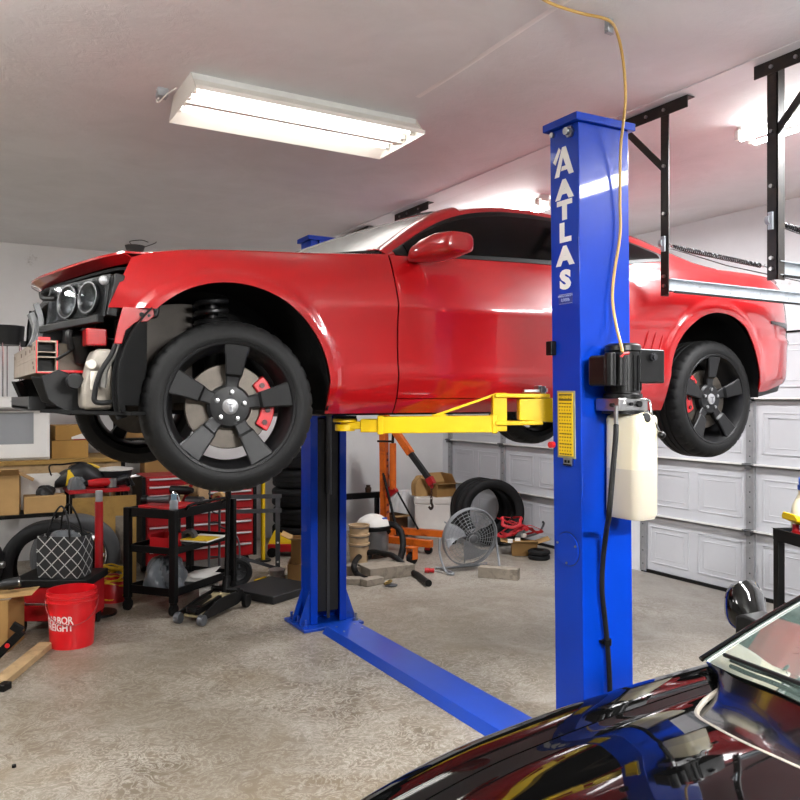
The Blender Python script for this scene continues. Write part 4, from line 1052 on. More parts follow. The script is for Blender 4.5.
# ================================================================== BLACK CAR IN THE FOREGROUND
KY = .68
M_BLKP = paint('black_car_paint', '#050505', .05)
bt = M_BLKP.node_tree.nodes; 
for n_ in bt:
    if n_.type == 'BSDF_PRINCIPLED': n_.inputs['Roughness'].default_value = .04; n_.inputs['Coat Weight'].default_value = .35; n_.inputs['Coat Roughness'].default_value = .015; n_.inputs['Specular IOR Level'].default_value = .3; n_.inputs['Coat IOR'].default_value = 1.45
kc = thing('black_car', 'glossy black car parked in the foreground with the lift mirrored in its bonnet', 'car', (2.3,KY,0))
KHW = [(.20,.50),(.26,.64),(.36,.745),(.5,.815),(.8,.878),(1.1,.905),(1.6,.905),(2.1,.895),(2.8,.90),(3.6,.92),(4.1,.88),(4.35,.78),(4.46,.62)]
KZF = [(.20,.50),(.30,.60),(.45,.715),(.6,.768),(.785,.812),(.91,.832),(1.11,.856),(1.4,.880),(1.85,.897),(2.4,.905),(3.3,.94),(4.0,.965),(4.3,.95),(4.46,.90)]
KZC = [(.20,.50),(.30,.62),(.45,.735),(.7,.825),(1.0,.882),(1.3,.925),(1.55,.950),(1.7,.955),(2.2,.93),(3.3,.94),(4.0,1.0),(4.3,.99),(4.46,.92)]
KA = ((1.16,.335,.365),(3.78,.345,.37))
def kbot(u):
    for a, z, r in KA:
        if abs(u-a) < r: return max(.2, z+math.sqrt(r*r-(u-a)**2)*(1 if True else 0))
    return .19
def ksec(u):
    hw, zf, zc = interp(u,KHW), interp(u,KZF), interp(u,KZC)
    top = [(0,zc),(.18,zc-.002),(.36,zc-.010),(.52,lerp(zc,zf,.42)-.004),(.64,lerp(zc,zf,.8)-.010),(.72,zf-.010),(.79,zf-.003),(.85,zf),(.90,zf-.008),(.945,zf-.032),(.975,zf-.072),(.992,zf-.13),(1.0,zf-.20)]
    zb = kbot(u)
    lo = [(1.0-.012*i, lerp(zf-.20, zb, i/4)) for i in (1,2,3,4)]
    return [(w*hw, z) for w, z in top+lo]
def kside(u, i):                               # i: profile index (float)
    P = ksec(u)
    k = min(int(i), len(P)-2); t = i-k
    p = [P[max(k-1,0)] if k > 0 else (-P[1][0],P[1][1]), P[k], P[k+1], P[min(k+2,len(P)-1)]]
    if k >= 11: return tuple(lerp(p[1][j],p[2][j],t) for j in (0,1))
    return tuple(.5*(2*p[1][j]+(p[2][j]-p[0][j])*t+(2*p[0][j]-5*p[1][j]+4*p[2][j]-p[3][j])*t*t+(p[3][j]-p[0][j]+3*p[1][j]-3*p[2][j])*t**3) for j in (0,1))
def kpt(u, i, s): w, z = kside(u, i); return Vector((u, KY+s*w, z))
# hood rear edge station for a given profile index
HR = [(0,1.40),(2,1.43),(4,1.545),(5,1.66),(5.6,1.80),(6,1.86)]
def krange(a, b, n):
    us = [lerp(a,b,i/n) for i in range(n+1)]
    for ax, az, ar in KA:
        us += [ax-ar*cos(PI*i/14) for i in range(15)]+[ax-ar-.001, ax+ar+.001]
    return sorted(u for u in set(us) if a <= u <= b)
for s in (-1,1):
    b = MB(); b.grid(lambda u, i: kpt(u,i,s), krange(.20,2.02,70), [5.82+ (16-5.82)*k/40 for k in range(41)]); b.build('front_wing', M_BLKP, kc, ang=50, solid=.004)
    b = MB(); b.grid(lambda u, i: kpt(u,i,s), krange(2.028,3.30,30), [6+10*k/36 for k in range(37)]); kd = b.build('door', M_BLKP, kc, ang=50, solid=.004)
    b = MB(); b.tube([kpt(lerp(2.98,3.18,k/8),12.4,s)+Vector((0,s*(.004+.022*sin(PI*k/8)),0)) for k in range(9)],.011,10); b.build('door_handle', M_BLKP, kd)
    b = MB(); b.grid(lambda u, i: kpt(u,i,s), krange(3.308,4.46,40), [0.0+16*k/48 for k in range(49)]); b.build('rear_wing', M_BLKP, kc, ang=50, solid=.004)
b = MB(); b.grid(lambda t, i: kpt(lerp(.36, interp(abs(i), HR), t), abs(i), -1 if i < 0 else 1), [k/60 for k in range(61)], [-5.76+11.52*k/72 for k in range(73)])
b.build('bonnet', M_BLKP, kc, ang=50, solid=.004)
b = MB(); b.grid(lambda a, i: kpt(lerp(.20,.352,a),abs(i),-1 if i < 0 else 1), 8, [-5.9+11.8*k/40 for k in range(41)])
b.grid(lambda t, i: Vector((lerp(.20,.235,t*t)+.0*i, kpt(.20,abs(i),-1 if i < 0 else 1).y, lerp(kpt(.20,abs(i),1).z, .18, t))), 10, [-12+24*k/60 for k in range(61)])
b.build('front_bumper', M_BLKP, kc, ang=50, solid=.004)
b = MB(); b.box((.205,KY-.38,.24),(.222,KY+.38,.40)); b.build('grille', M_DKPL, kc)
b = MB(); b.grid(lambda t, i: Vector((lerp(4.46,4.44,t), kpt(4.46,abs(i),-1 if i < 0 else 1).y, lerp(kpt(4.46,abs(i),1).z, .25, t))), 8, [-12+24*k/60 for k in range(61)]); b.build('rear_bumper', M_BLKP, kc, solid=.004)
b = MB(); b.box((.5,KY-.5,.17),(4.3,KY+.5,.55)); b.box((1.6,KY-.84,.17),(3.35,KY+.84,.70)); b.build('chassis', M_UNDER, kc)
# screen, cowl, cabin
GB = [(0,1.53,1.005),(.2,1.545,1.0),(.42,1.633,.98),(.62,1.73,.945),(.85,1.862,.908)]       # glass base: (offset from centre, x, z)
gbx = lambda w: interp(abs(w), [(a,b_) for a,b_,c in GB]); gbz = lambda w: -interp(abs(w), [(a,-c) for a,b_,c in GB])
def kglass(w, t):                             # w -1..1
    wb = .775*abs(w); wt = .55*abs(w)
    p0 = Vector((gbx(wb), wb, gbz(wb))); p1 = Vector((2.66+.10*abs(w)**2, wt, 1.285-.05*abs(w)**2))
    p = p0.lerp(p1, t)+Vector((-.35,0,1)).normalized()*.055*sin(PI*t)*(1-.3*abs(w))
    return Vector((p.x, KY+math.copysign(p.y, w), p.z))
gl = NT('black_car_screen_glass'); gl.set(Base_Color=C('#54635d'), Roughness=.02, Specular_IOR_Level=.9, Coat_Weight=1.0, Coat_IOR=1.9)
b = MB(); b.grid(kglass, [-1+k/16 for k in range(33)], 20); b.build('windscreen', gl.m, kc, ang=60, solid=.004)
for s in (-1,1):
    b = MB(); b.tube([kglass(s,k/20)+Vector((0,s*.012,.0)) for k in range(21)], .0095, 10, flat=.8); b.build('pillar', M_BLKP, kc)
    b = MB(); b.tube([kglass(s*.975,k/20)+Vector((-.002,0,.004)) for k in range(21)], .0022, 8); b.build('pillar_trim', mat('bright_trim','#b9b9b6',.25,.6), kc)
b = MB(); b.grid(lambda w, t: Vector((lerp(interp(abs(w)*5.9, HR)+.004, gbx(abs(w)*.80)+.01, t), KY+lerp(kside(1.6,abs(w)*5.9)[0]*1.0, .79*abs(w), t)*(1 if w > 0 else -1), lerp(kside(interp(abs(w)*5.9,HR),abs(w)*5.9)[1]-.012, gbz(abs(w)*.80)-.006, t)-.02*sin(PI*t))), [-1+k/20 for k in range(41)], 8)
b.build('cowl', mat('black_cowl_gloss','#0a0a0b',.18,coat=.5), kc, ang=60, solid=.004)
b = MB(); b.tube([kpt(interp(abs(i),HR)+.003,abs(i),-1 if i < 0 else 1)+Vector((0,0,-.003)) for i in [-5.76+11.52*k/60 for k in range(61)]], .007, 8); b.build('bonnet_rear_seal', mat('seal_beige','#8a8378',.3,.2), kc)
wa = MB(); q = [kglass(w, .035)+Vector((-.012,0,.016)) for w in (.90,.70,.45,.20,-.02)]
wa.tube(spline(q,6), .006, 8); wa.tube([p+Vector((.014,0,-.006)) for p in spline(q,6)], .004, 6); wa.bar(q[2]+Vector((0,0,.004)), Vector((1.50,KY+.10,.985)), .014, .008); wa.build('wiper', M_DKPL, kc)
b = MB()
def kroof(t, w):
    u = lerp(2.66,4.05,t); zc = interp(u,[(2.66,1.285),(2.95,1.312),(3.3,1.285),(3.7,1.18),(4.05,1.03)]); wr = interp(u,[(2.66,.55),(3.2,.56),(3.7,.58),(4.05,.62)])
    return Vector((u+.10*abs(w)**2*(1-t), KY+w*wr, zc-.05*abs(w)**2))
b.grid(kroof, 24, [-1+k/12 for k in range(25)]); b.build('roof', M_BLKP, kc, ang=60, solid=.004)
for s in (-1,1):
    def kw(u, q):
        lo = kpt(u, 6, s); ut = max(u, 1.9)
        if u < 2.76:
            tt = max(0,min(1,(u-1.85)/(2.76-1.85))); hi = kglass(s, tt)
        else: hi = kroof((u-2.66)/1.39, s)
        hi.z = max(hi.z, lo.z+.004)
        return Vector((u, lerp(lo.y, hi.y, q), lerp(lo.z, hi.z, q)))
    b = MB(); b.grid(kw, span(1.90,4.04,40), 8); b.build('side_glass', M_GLASSD, kc, ang=60, solid=.004)
    # door mirror
    b = MB(); rings = []
    for t, x, w, z, ru, rz in ((0,2.12,.80,.94,.03,.02),(.2,2.135,.835,.96,.045,.04),(.4,2.15,.865,.985,.07,.066),(.65,2.17,.905,.997,.082,.078),(.85,2.185,.935,.997,.075,.07),(1,2.195,.948,.995,.045,.042)):
        rings.append([Vector((x+ru*math.copysign(abs(cos(2*PI*k/24))**.8,cos(2*PI*k/24)), KY+s*w, z+rz*math.copysign(abs(sin(2*PI*k/24))**.75,sin(2*PI*k/24)))) for k in range(24)])
    b.loft(rings); mo_ = b.build('wing_mirror', M_BLKP, kc, ang=45)
    b = MB(); b.loft([[Vector((x+.0,KY+s*w,z)) for x,z in ((2.06,.89),(2.16,.89),(2.16,.90+h),(2.06,.90+h))] for w, h in ((.76,.09),(.83,.10),(.86,.09))]); b.build('mirror_foot', M_DKPL, mo_, bev=.008)
    for ax, az, ar in KA:
        Mw = Matrix.Translation((ax, KY+s*.885, .325)) @ (Matrix.Rotation(PI,4,'Z') if s > 0 else Matrix.Identity(4)) @ Matrix.Rotation(PI/2,4,'X')
        b = MB(); b.lathe([(.232,-.21),(.205,-.12),(.215,-.03),(.235,-.008),(.24,-.02)], 64, M=Mw); b.lathe([(0,-.05),(.07,-.05),(.06,-.03),(0,-.03)], 32, M=Mw)
        for k in range(5):
            a = rad(90+72*k); b2 = MB(); b2.bar((.04*cos(a),.04*sin(a),-.045),(.222*cos(a),.222*sin(a),-.03),.055,.02,up=(0,0,1)); b.add(b2.v,b2.f,0,Mw)
        wh = b.build('wheel', M_RIM, kc, ang=35)
        b = MB(); b.lathe([(.225,-.21),(.30,-.215),(.322,-.19),(.325,-.11),(.322,-.03),(.30,-.004),(.25,0),(.232,-.01)], 96, M=Mw); b.build('tyre', M_TYRE, wh, ang=40)
        b = MB(); b.grid(lambda a, t: (ax+(ar+.004)*cos(PI*a), KY+s*lerp(.87,.5,t), az+(ar+.004)*sin(PI*a)), 24, 3); b.build('arch_liner', M_LINER, kc, solid=.004)
# ================================================================== CLUTTER ALONG THE WALLS
M_CARD = mat('corrugated_cardboard', '#97723f', .75, var=.08, scale=5)
M_CARDL = mat('light_cardboard', '#b08c58', .75, var=.08, scale=5)
M_CARDI = mat('cardboard_inside', '#8d6c40', .8, var=.1, scale=5)
M_WOOD = mat('weathered_timber', '#8d8375', .8, var=.18, scale=9, dirt='#5f564a')
M_PINE = mat('pine_lumber', '#a98d66', .7, var=.15, scale=7, dirt='#7a6344')
M_PLY = mat('plywood_sheet', '#9c7a3c', .7, var=.15, scale=4, dirt='#7d5f2c')
M_REDP = mat('red_plastic', '#b4141a', .35, var=.06)
M_REDT = mat('red_tool_enamel', '#a01218', .35, var=.1, scale=12)
M_GREY = mat('grey_steel_tube', '#55575a', .45, .5, var=.15, scale=14)
M_DGREY = mat('dark_grey_plastic', '#141517', .5, var=.15)
M_ORG = mat('orange_enamel', '#d0620f', .42, var=.1, scale=8, dirt='#8a3410')
M_YELP = mat('yellow_plastic', '#e0b90c', .4, var=.05)
M_PAPER = mat('white_paper', '#d9d6cf', .7, var=.05)
M_BLACKP = mat('black_plastic', '#060606', .5, spec=.3, var=.2, scale=12)
M_TYRE2 = mat('old_tyre_rubber', '#0f0f10', .7, spec=.3, var=.25, scale=12, bump=.1, bscale=50)
M_CLEAR = NT('smoky_plastic_film'); M_CLEAR.set(Base_Color=C('#7c8084'), Roughness=.25, Transmission_Weight=.35, IOR=1.2); M_CLEAR = M_CLEAR.m
A60 = rad(60)
def S2W(r, f): return Vector((r*cos(YAW)+f*sin(YAW), -r*sin(YAW)+f*cos(YAW), 0))   # camera right/forward -> world

# ---- tyres -------------------------------------------------------------------
def tyre_mesh(R, W, r):
    b = MB(); prof = [(r,-W*.36),(r+.012,-W*.42),(R-.05,-W*.5),(R-.02,-W*.46),(R-.006,-W*.40),(R,-W*.32),(R,-W*.18),(R-.007,-W*.17),(R-.007,-W*.13),(R,-W*.12),(R,W*.12),(R-.007,W*.13),(R-.007,W*.17),(R,W*.18),(R,W*.32),(R-.006,W*.40),(R-.02,W*.46),(R-.05,W*.5),(r+.012,W*.42),(r,W*.36),(r+.008,W*.30),(R-.03,W*.30),(R-.022,0),(R-.03,-W*.30),(r+.008,-W*.30)]
    b.lathe(prof, 64, closed=True); return b
def loose_tyre(loc, R, W, r, label, rot, group=None, name='tyre'):
    o = tyre_mesh(R, W, r).build(name, M_TYRE2, None, ang=40); o.location = loc; o.rotation_euler = rot
    return tag(o, label, 'tyre', group)
def face_cam(loc, yaw_off=0, lean=0):         # euler so local z points (level) towards the viewer
    a = math.atan2(-loc[1], -loc[0])+yaw_off
    return Euler((PI/2-lean, 0, a+PI/2))

# ---- boxes -------------------------------------------------------------------
def carton(name, loc, rz, size, label, m=M_CARD, flaps=(), group=None, tape=False, cat='box'):
    w, d, h = size; t = thing(name, label, cat, loc, rz, group); e = .006
    b = MB()
    if flaps:
        b.box((-w/2,-d/2,0),(w/2,d/2,e)); b.box((-w/2,-d/2,0),(-w/2+e,d/2,h)); b.box((w/2-e,-d/2,0),(w/2,d/2,h)); b.box((-w/2+e,-d/2,0),(w/2-e,-d/2+e,h)); b.box((-w/2+e,d/2-e,0),(w/2-e,d/2,h))
    else: b.box((-w/2,-d/2,0),(w/2,d/2,h))
    b.build('carton_body', m, t, local=True, bev=.002 if flaps else .004)
    for side, ang, ln in flaps:               # hinged flaps, angle from vertical outward
        q = MB(); a = rad(ang)
        if side in 'fb':
            s = -1 if side == 'f' else 1; y0 = s*d/2
            q.add([(-w/2,y0,h),(w/2,y0,h),(w/2,y0+s*sin(a)*ln,h+cos(a)*ln),(-w/2,y0+s*sin(a)*ln,h+cos(a)*ln)], [(0,1,2,3)])
        else:
            s = -1 if side == 'l' else 1; x0 = s*w/2
            q.add([(x0,-d/2,h),(x0,d/2,h),(x0+s*sin(a)*ln,d/2,h+cos(a)*ln),(x0+s*sin(a)*ln,-d/2,h+cos(a)*ln)], [(0,1,2,3)])
        q.build('flap', M_CARDL, t, local=True, solid=.005)
    if tape:
        q = MB(); q.box((-.025,-d/2-.001,h*.6),(.025,-d/2,h)); q.box((-.025,-d/2-.001,h),(.025,d/2+.001,h+.001)); q.build('tape', mat('parcel_tape','#b89a62',.25), t, local=True)
    return t
def blob(name, loc, size, m, label, cat, seed=1, rough=.25, rz=0, nu=26, sub=0):   # crumpled heap resting on its base
    rnd = random.Random(seed); ph = [(rnd.uniform(1,5),rnd.uniform(1,5),rnd.uniform(0,6),rnd.uniform(.3,1)) for _ in range(9)]
    b = MB()
    def f(a, t):
        g = 2*PI*a; e = PI*.5*t
        n = sum(w*sin(p*3*cos(g)*(.4+t)+q*3*sin(g)+r+2.5*t*q) for p,q,r,w in ph)/5
        rr = 1+rough*n
        return (size[0]/2*cos(g)*cos(e)**.7*rr, size[1]/2*sin(g)*cos(e)**.7*rr, max(0,size[2]*(sin(e)**.85)*(1+rough*.7*n*cos(e))))
    b.grid(f, 40, nu, wrap_a=True); b.add([f(k/40,0) for k in range(40)], [tuple(range(40))[::-1]])
    o = b.build(name, m, None, ang=30); o.location = loc; o.rotation_euler = (0,0,rz)
    return tag(o, label, cat)

# ================= left back: bench with cooker ===========================================
BY0, BY1, BZ = 7.75, 8.55, 1.085
tb = thing('workbench', 'wooden bench carrying the white cooker against the back wall', 'bench', (.95,8.15,0))
b = MB(); b.box((-.30,BY0,BZ-.04),(1.42,BY1,BZ)); b.build('bench_top', M_PLY, tb, bev=.004)
b = MB(); b.box((-.25,BY0+.02,BZ-.17),(1.40,BY0+.05,BZ-.04)); b.build('apron', M_PINE, tb, bev=.003)
for x in (-.22,1.34):
    for y in (BY0+.05,BY1-.12):
        b = MB(); b.box((x,y,0),(x+.08,y+.08,BZ-.04)); b.build('leg', M_PINE, tb, bev=.003)
b = MB(); b.cyl((.98,BY0+.019,BZ-.09),(.98,BY0+.012,BZ-.09),.035,n=20); b.build('knot', mat('dark_knot','#3d2a14',.8), tb)
st = thing('cooker', 'white electric cooker with glass oven door standing on the bench', 'cooker', (.50,8.15,BZ))
x0, x1, y0, y1 = .12, .80, 7.80, 8.45; zb, zt = BZ, BZ+.565
b = MB(); b.box((x0,y0+.03,zb),(x1,y1,zt)); b.build('cabinet', M_WHT, st, bev=.008)
b = MB(); b.box((x0+.005,y0,zb+.02),(x1-.005,y0+.032,zt-.11)); dr = b.build('oven_door', M_WHT, st, bev=.008)
b = MB(); b.box((x0+.05,y0-.003,zb+.15),(x1-.14,y0+.001,zt-.13)); b.build('oven_glass', mat('grey_oven_glass','#8f9296',.12,spec=.8), dr)
b = MB(); b.tube([(x0+.06,y0-.005,zt-.105),(x0+.06,y0-.045,zt-.105),(x1-.06,y0-.045,zt-.105),(x1-.06,y0-.005,zt-.105)],.012,10); b.build('door_handle', M_STEEL, dr)
b = MB(); b.box((x0,y0+.01,zt-.085),(x1,y0+.05,zt)); b.box((x0,y0+.04,zt),(x1,y0+.34,zt+.012)); cp = b.build('control_panel', M_WHT, st, bev=.004)
b = MB(); b.box((x1-.28,y0+.006,zt-.062),(x1-.19,y0+.011,zt-.035)); b.build('display', M_BLACKP, cp)
for k,(xx,zz) in enumerate(((.36,.03),(.40,.03),(.44,.055),(.52,.045),(.56,.045),(.70,.05),(.735,.05),(.60,.065),(.72,.03))):
    b = MB(); b.cbox((x0+xx,y0+.008,zt-zz),(.016,.005,.014)); b.build('button', mat('pale_button','#bdbcb8',.4), cp)
dp = thing('drain_pan_stand', 'black round pan on tall chrome wire legs above the cooker', 'stand', (.44,8.02,zt+.012))
b = MB(); z_ = ony(8,345,8.0).z; zz = ony(8,326,8.0).z
b.lathe([(0,z_),(.155,z_),(.165,zz),(.157,zz),(.150,z_+.01),(0,z_+.01)], 40, M=Matrix.Translation((.44,8.02,0))); b.build('pan', M_BLACKP, dp, ang=30)
for k in range(6):
    g = rad(20+60*k); b = MB(); b.tube([(.44+.15*cos(g),8.02+.15*sin(g),zt+.013),(.44+.15*cos(g),8.02+.15*sin(g),z_+.02)],.006,8); b.build('leg', M_CHR, dp)
b = MB(); b.tube(spline([(.60,8.0,zt+.30),(.66,8.0,zt+.22),(.64,8.0,zt+.06),(.655,8.0,zt+.014)],6),.003,6); b.build('wire', M_CHR, dp)
carton('cardboard_box', (.985,8.12,BZ), 0, (.32,.40,.165), 'lower brown cardboard box beside the cooker on the bench', mat('brown_carton','#a8803f',.75,var=.06))
cb2 = carton('cardboard_box', (.985,8.12,BZ+.167), .06, (.28,.36,.14), 'upper brown cardboard box with white and red sheet beside the cooker', mat('brown_carton','#a8803f',.75,var=.06))
b = MB(); b.grid(lambda a,t: (lerp(.0,.17,a),-.19-.02*sin(3*a),lerp(.01,.03+.06*a,t)), 6, 3); b.build('white_sheet', M_PAPER, cb2, local=True, solid=.003)
b = MB(); b.box((.02,-.195,.0),(.15,-.185,.012)); b.build('red_strip', M_REDP, cb2, local=True)
# shelf rack
sr = thing('metal_shelf', 'black metal shelf rack behind the red car\'s front wheel', 'shelf', (1.78,8.35,0))
for x in (1.50,2.15):
    for y in (8.15,8.55):
        b = MB(); b.box((x-.02,y-.02,0),(x+.02,y+.02,1.75)); b.build('upright', M_BLK, sr)
for z in (.35,.80,1.22,1.66):
    b = MB(); b.box((1.48,8.13,z),(2.17,8.57,z+.025)); b.build('shelf_board', M_BLK, sr)
carton('cardboard_box', (1.62,8.34,1.246), .1, (.20,.28,.19), 'small cardboard box on the black metal shelf rack')
carton('cardboard_box', (1.88,8.34,.826), -.05, (.30,.30,.22), 'cardboard box on a lower board of the black shelf rack')

# ================= red bench of tools in front of it ======================================
rt = thing('red_work_table', 'red topped work table heaped with tools left of the black cart', 'table', (1.12,7.38,0))
q0, q1, q2, q3 = dep(50,489,6.15), dep(136,487,6.25), dep(142,479,6.9), dep(70,480,6.8); zt_ = .862
X0, X1, Y0, Y1 = .62, 1.50, 6.05, 6.62
M_ = Matrix.Translation((1.12,7.38,0))
b = MB(); b.box((-.24,-.22,zt_-.035),(.26,.22,zt_)); b.xform(M_); b.build('table_top', M_REDT, rt, bev=.004)
for x in (-.21,.23):
    for y in (-.19,.19):
        b = MB(); b.box((x-.018,y-.018,0),(x+.018,y+.018,zt_-.035)); b.xform(M_); b.build('leg', M_BLK, rt)
TT = lambda x, y, z=0: M_ @ Vector((x,y,zt_+z))
bg = thing('tool_bag', 'slumped black and yellow tool bag on the red work table', 'bag', TT(-.13,.05))
b = MB(); rings = []
for t in range(13):
    u = t/12; h = .04+.15*sin(PI*min(1,u*1.05))**.8; w = .07+.07*sin(PI*u)
    rings.append([Vector((lerp(-.20,.24,u), w*math.copysign(abs(cos(2*PI*k/16))**.8,cos(2*PI*k/16)), h/2+h/2*math.copysign(abs(sin(2*PI*k/16))**.8,sin(2*PI*k/16))+.02*sin(5*u+k))) for k in range(16)])
b.loft(rings); mz = min(p.z for p in b.v); b.v = [p-Vector((0,0,mz)) for p in b.v]; b.build('bag_body', M_DGREY, bg, local=True, ang=50)
b = MB(); b.grid(lambda a,t: (lerp(-.12,-.02,t)+.02*a, -.135+.03*a*a, .03+.13*a), 8, 4); b.build('yellow_panel', M_YELP, bg, local=True, solid=.012)
b = MB(); b.tube(spline([(.0,-.05,.19),(.08,-.04,.20),(.17,-.03,.165)],6),.012,8); b.build('yellow_piping', M_YELP, bg, local=True)
b = MB(); b.tube(spline([(-.22,-.02,.10),(-.24,-.06,.20),(-.14,-.08,.21),(.0,-.06,.22),(.1,-.02,.20)],6),.007,8); b.build('strap', M_BLACKP, bg, local=True)
o = blob('plastic_wrap', TT(-.17,-.15), (.14,.13,.11), M_CLEAR, 'smoky crumpled plastic wrap hanging over the red table\'s front edge', 'plastic wrap', 4, .3)
tu = thing('parts_tub', 'black parts tub with a white lid behind the tools on the red table', 'tub', TT(.19,.11))
b = MB(); b.lathe([(0,0),(.12,0),(.155,.13),(.145,.13),(.112,.01),(0,.01)], 32); b.build('tub', M_DGREY, tu, local=True, ang=30)
b = MB(); b.lathe([(0,.132),(.16,.132),(.16,.145),(.05,.16),(0,.162)], 32); b.build('tub_lid', M_WHTP, tu, local=True, ang=30)
gr = thing('red_grinder', 'red and black power grinder among the tools on the red table', 'power tool', TT(.02,-.16))
b = MB(); b.tube([(-.10,0,.045),(0,0,.05),(.09,0,.05)],[.030,.038,.034],14); b.build('body', M_REDP, gr, local=True)
b = MB(); b.cyl((.10,0,.0),(.10,0,.08),.04,n=20); b.build('gear_head', M_STEEL, gr, local=True)
b = MB(); b.cyl((.10,0,.0),(.10,0,.006),.06,n=28); b.build('disc', M_DGREY, gr, local=True)
b = MB(); b.tube([(-.10,0,.045),(-.20,.01,.035)],[.026,.024],12); b.build('grip', M_BLACKP, gr, local=True)
for k,(x,y,a,lab) in enumerate(((.15,-.12,.5,'black caulking gun tilted up on the red table, nearest the front edge'),(.20,-.04,-.4,'black caulking gun lying behind others on the red table'))):
    cg = thing('caulking_gun', lab, 'tool', TT(x,y), a-.2)
    b = MB(); b.cyl((-.10,0,.03),(.10,0,.075),.028,n=16); b.build('barrel', M_DGREY, cg, local=True)
    b = MB(); b.bar((.09,0,.075),(.13,0,.0),.02,.03); b.build('handle', M_BLACKP, cg, local=True)
    b = MB(); b.cyl((.10,0,.075),(.20,0,.09),.005,n=8); b.build('plunger_rod', M_STEEL, cg, local=True)
# ---- boxes and tyres lower left
wb = thing('low_shelf', 'dark low shelf holding boxes behind the upright tyres', 'shelf', (.5,7.35,0))
b = MB(); b.box((.12,7.10,.66),(.865,7.65,.69)); b.build('shelf_board', M_BLK, wb)
for x in (.14,.82):
    for y in (7.12,7.60): b = MB(); b.box((x,y,0),(x+.03,y+.03,.66)); b.build('leg', M_BLK, wb)
carton('cardboard_box', (.40,7.25,.691), -.12, (.22,.24,.33), 'tall open cardboard box at the photo\'s left edge on the dark shelf', M_CARDL, flaps=(('r',120,.12),('f',60,.10)))
carton('cardboard_box', (.695,7.21,.691), -.05, (.32,.20,.14), 'long flat tan cardboard box on the dark shelf beside the red table', M_CARDL)
carton('white_box', (.66,7.50,.691), .0, (.36,.2,.29), 'white cardboard box behind the tan one on the dark shelf', M_PAPER)
o = blob('black_gloves', (.70,7.21,.832), (.14,.10,.08), M_DGREY, 'pair of dark work gloves heaped on the long tan box', 'gloves', 9, .3)
# motor block mass at far left
eng = thing('electric_motor', 'dark electric motor at the left edge under the cardboard box', 'motor', (.14,6.45,0), -.5)
b = MB(); b.cyl((-.18,0,.44),(.16,0,.44),.15,n=32); b.cyl((-.23,0,.44),(-.18,0,.44),.12,n=32); b.build('housing', M_DGREY, eng, local=True, bev=.008)
for k in range(10): b = MB(); g = rad(36*k); b.bar((-.16,.15*cos(g),.44+.15*sin(g)),(.14,.15*cos(g),.44+.15*sin(g)),.012,.02); b.build('rib', M_DGREY, eng, local=True)
b = MB(); b.cyl((.16,0,.44),(.23,0,.44),.025,n=14); b.build('shaft', M_STEEL, eng, local=True)
b = MB(); b.box((-.17,-.14,.27),(.15,.14,.31)); b.build('foot', M_BLK, eng, local=True, bev=.004)
carton('newspaper_box', (.14,6.45,0), -.5, (.38,.30,.268), 'printed brown box under the dark motor at the left edge', M_CARD)
T1 = dep(50,560,6.0); loose_tyre((T1.x,T1.y,.355), .352, .22, .245, 'big black tyre standing upright behind the patterned tote', face_cam(T1,-.15,-.0))
T2 = dep(76,548,6.45); tw = thing('spare_wheel', 'tyre with bright alloy rim standing upright against the plywood', 'wheel', (T2.x,T2.y,.345))
rotm = face_cam(T2,.15).to_matrix().to_4x4()
b = tyre_mesh(.342,.22,.235); b.xform(Matrix.Translation((T2.x,T2.y,.345)) @ rotm); b.build('tyre', mat('grey_dusty_tyre','#4b4c4e',.65,var=.1), tw, ang=40)
b = MB(); b.lathe([(.238,.06),(.236,.085),(.222,.10),(.214,.095),(.205,.05),(.20,-.08),(.236,-.09)], 64); 
for k in range(7):
    a = 2*PI*k/7; b.bar((.05*cos(a),.05*sin(a),.05),(.21*cos(a),.21*sin(a),.06),.03,.025)
b.cyl((0,0,.02),(0,0,.065),.065,n=24); b.xform(Matrix.Translation((T2.x,T2.y,.345)) @ rotm); b.build('alloy_rim', M_CHR, tw, ang=35)
# low red toolbox with black lid behind the bucket, tote on it
tc = dep(62,612,5.62); tc.z = 0
tbx = thing('red_tool_trolley', 'low red tool trolley with black lid behind the red bucket', 'tool trolley', tc, -.52)
b = MB(); b.box((-.26,-.18,.09),(.24,.18,.33)); b.build('body', M_REDT, tbx, local=True, bev=.008)
b = MB(); b.box((-.28,-.20,.33),(.26,.20,.385)); b.build('lid', M_BLACKP, tbx, local=True, bev=.008)
for x in (-.22,.2):
    for y in (-.14,.14):
        b = MB(); b.cyl((x-.015,y,.045),(x+.015,y,.045),.045,n=18); b.box((x-.02,y-.02,.06),(x+.02,y+.02,.092)); b.build('caster', M_BLACKP, tbx, local=True)
b = MB(); b.tube([(-.18,-.18,.22),(-.18,-.215,.22),(.14,-.215,.22),(.14,-.18,.22)],.008,8); b.build('handle', M_STEEL, tbx, local=True)
tt = dep(65,560,5.55); tote = thing('tote_bag', 'black tote bag with white lattice pattern on the red trolley', 'bag', (tt.x,tt.y,.387), -.62)
nt = NT('lattice_print'); v = nt.coord(kind='Object'); sp = nt.n('ShaderNodeSeparateXYZ'); nt.l(v, sp.inputs[0])
hor = nt.math('ADD', sp.outputs[0], sp.outputs[1])
def wv(op):
    a = nt.math(op, nt.math('MULTIPLY', hor, 1.0), sp.outputs[2]); return nt.math('ABSOLUTE', nt.math('SUBTRACT', nt.math('FRACT', nt.math('MULTIPLY', a, 10.5)), .5))
l1 = nt.math('LESS_THAN', wv('ADD'), .05); l2 = nt.math('LESS_THAN', wv('SUBTRACT'), .05)
nt.set(Base_Color=nt.mix(nt.math('MAXIMUM', l1, l2), C('#17181a'), C('#a9a9a6')), Roughness=.7)
b = MB(); W_, D_, H_ = .33, .19, .29
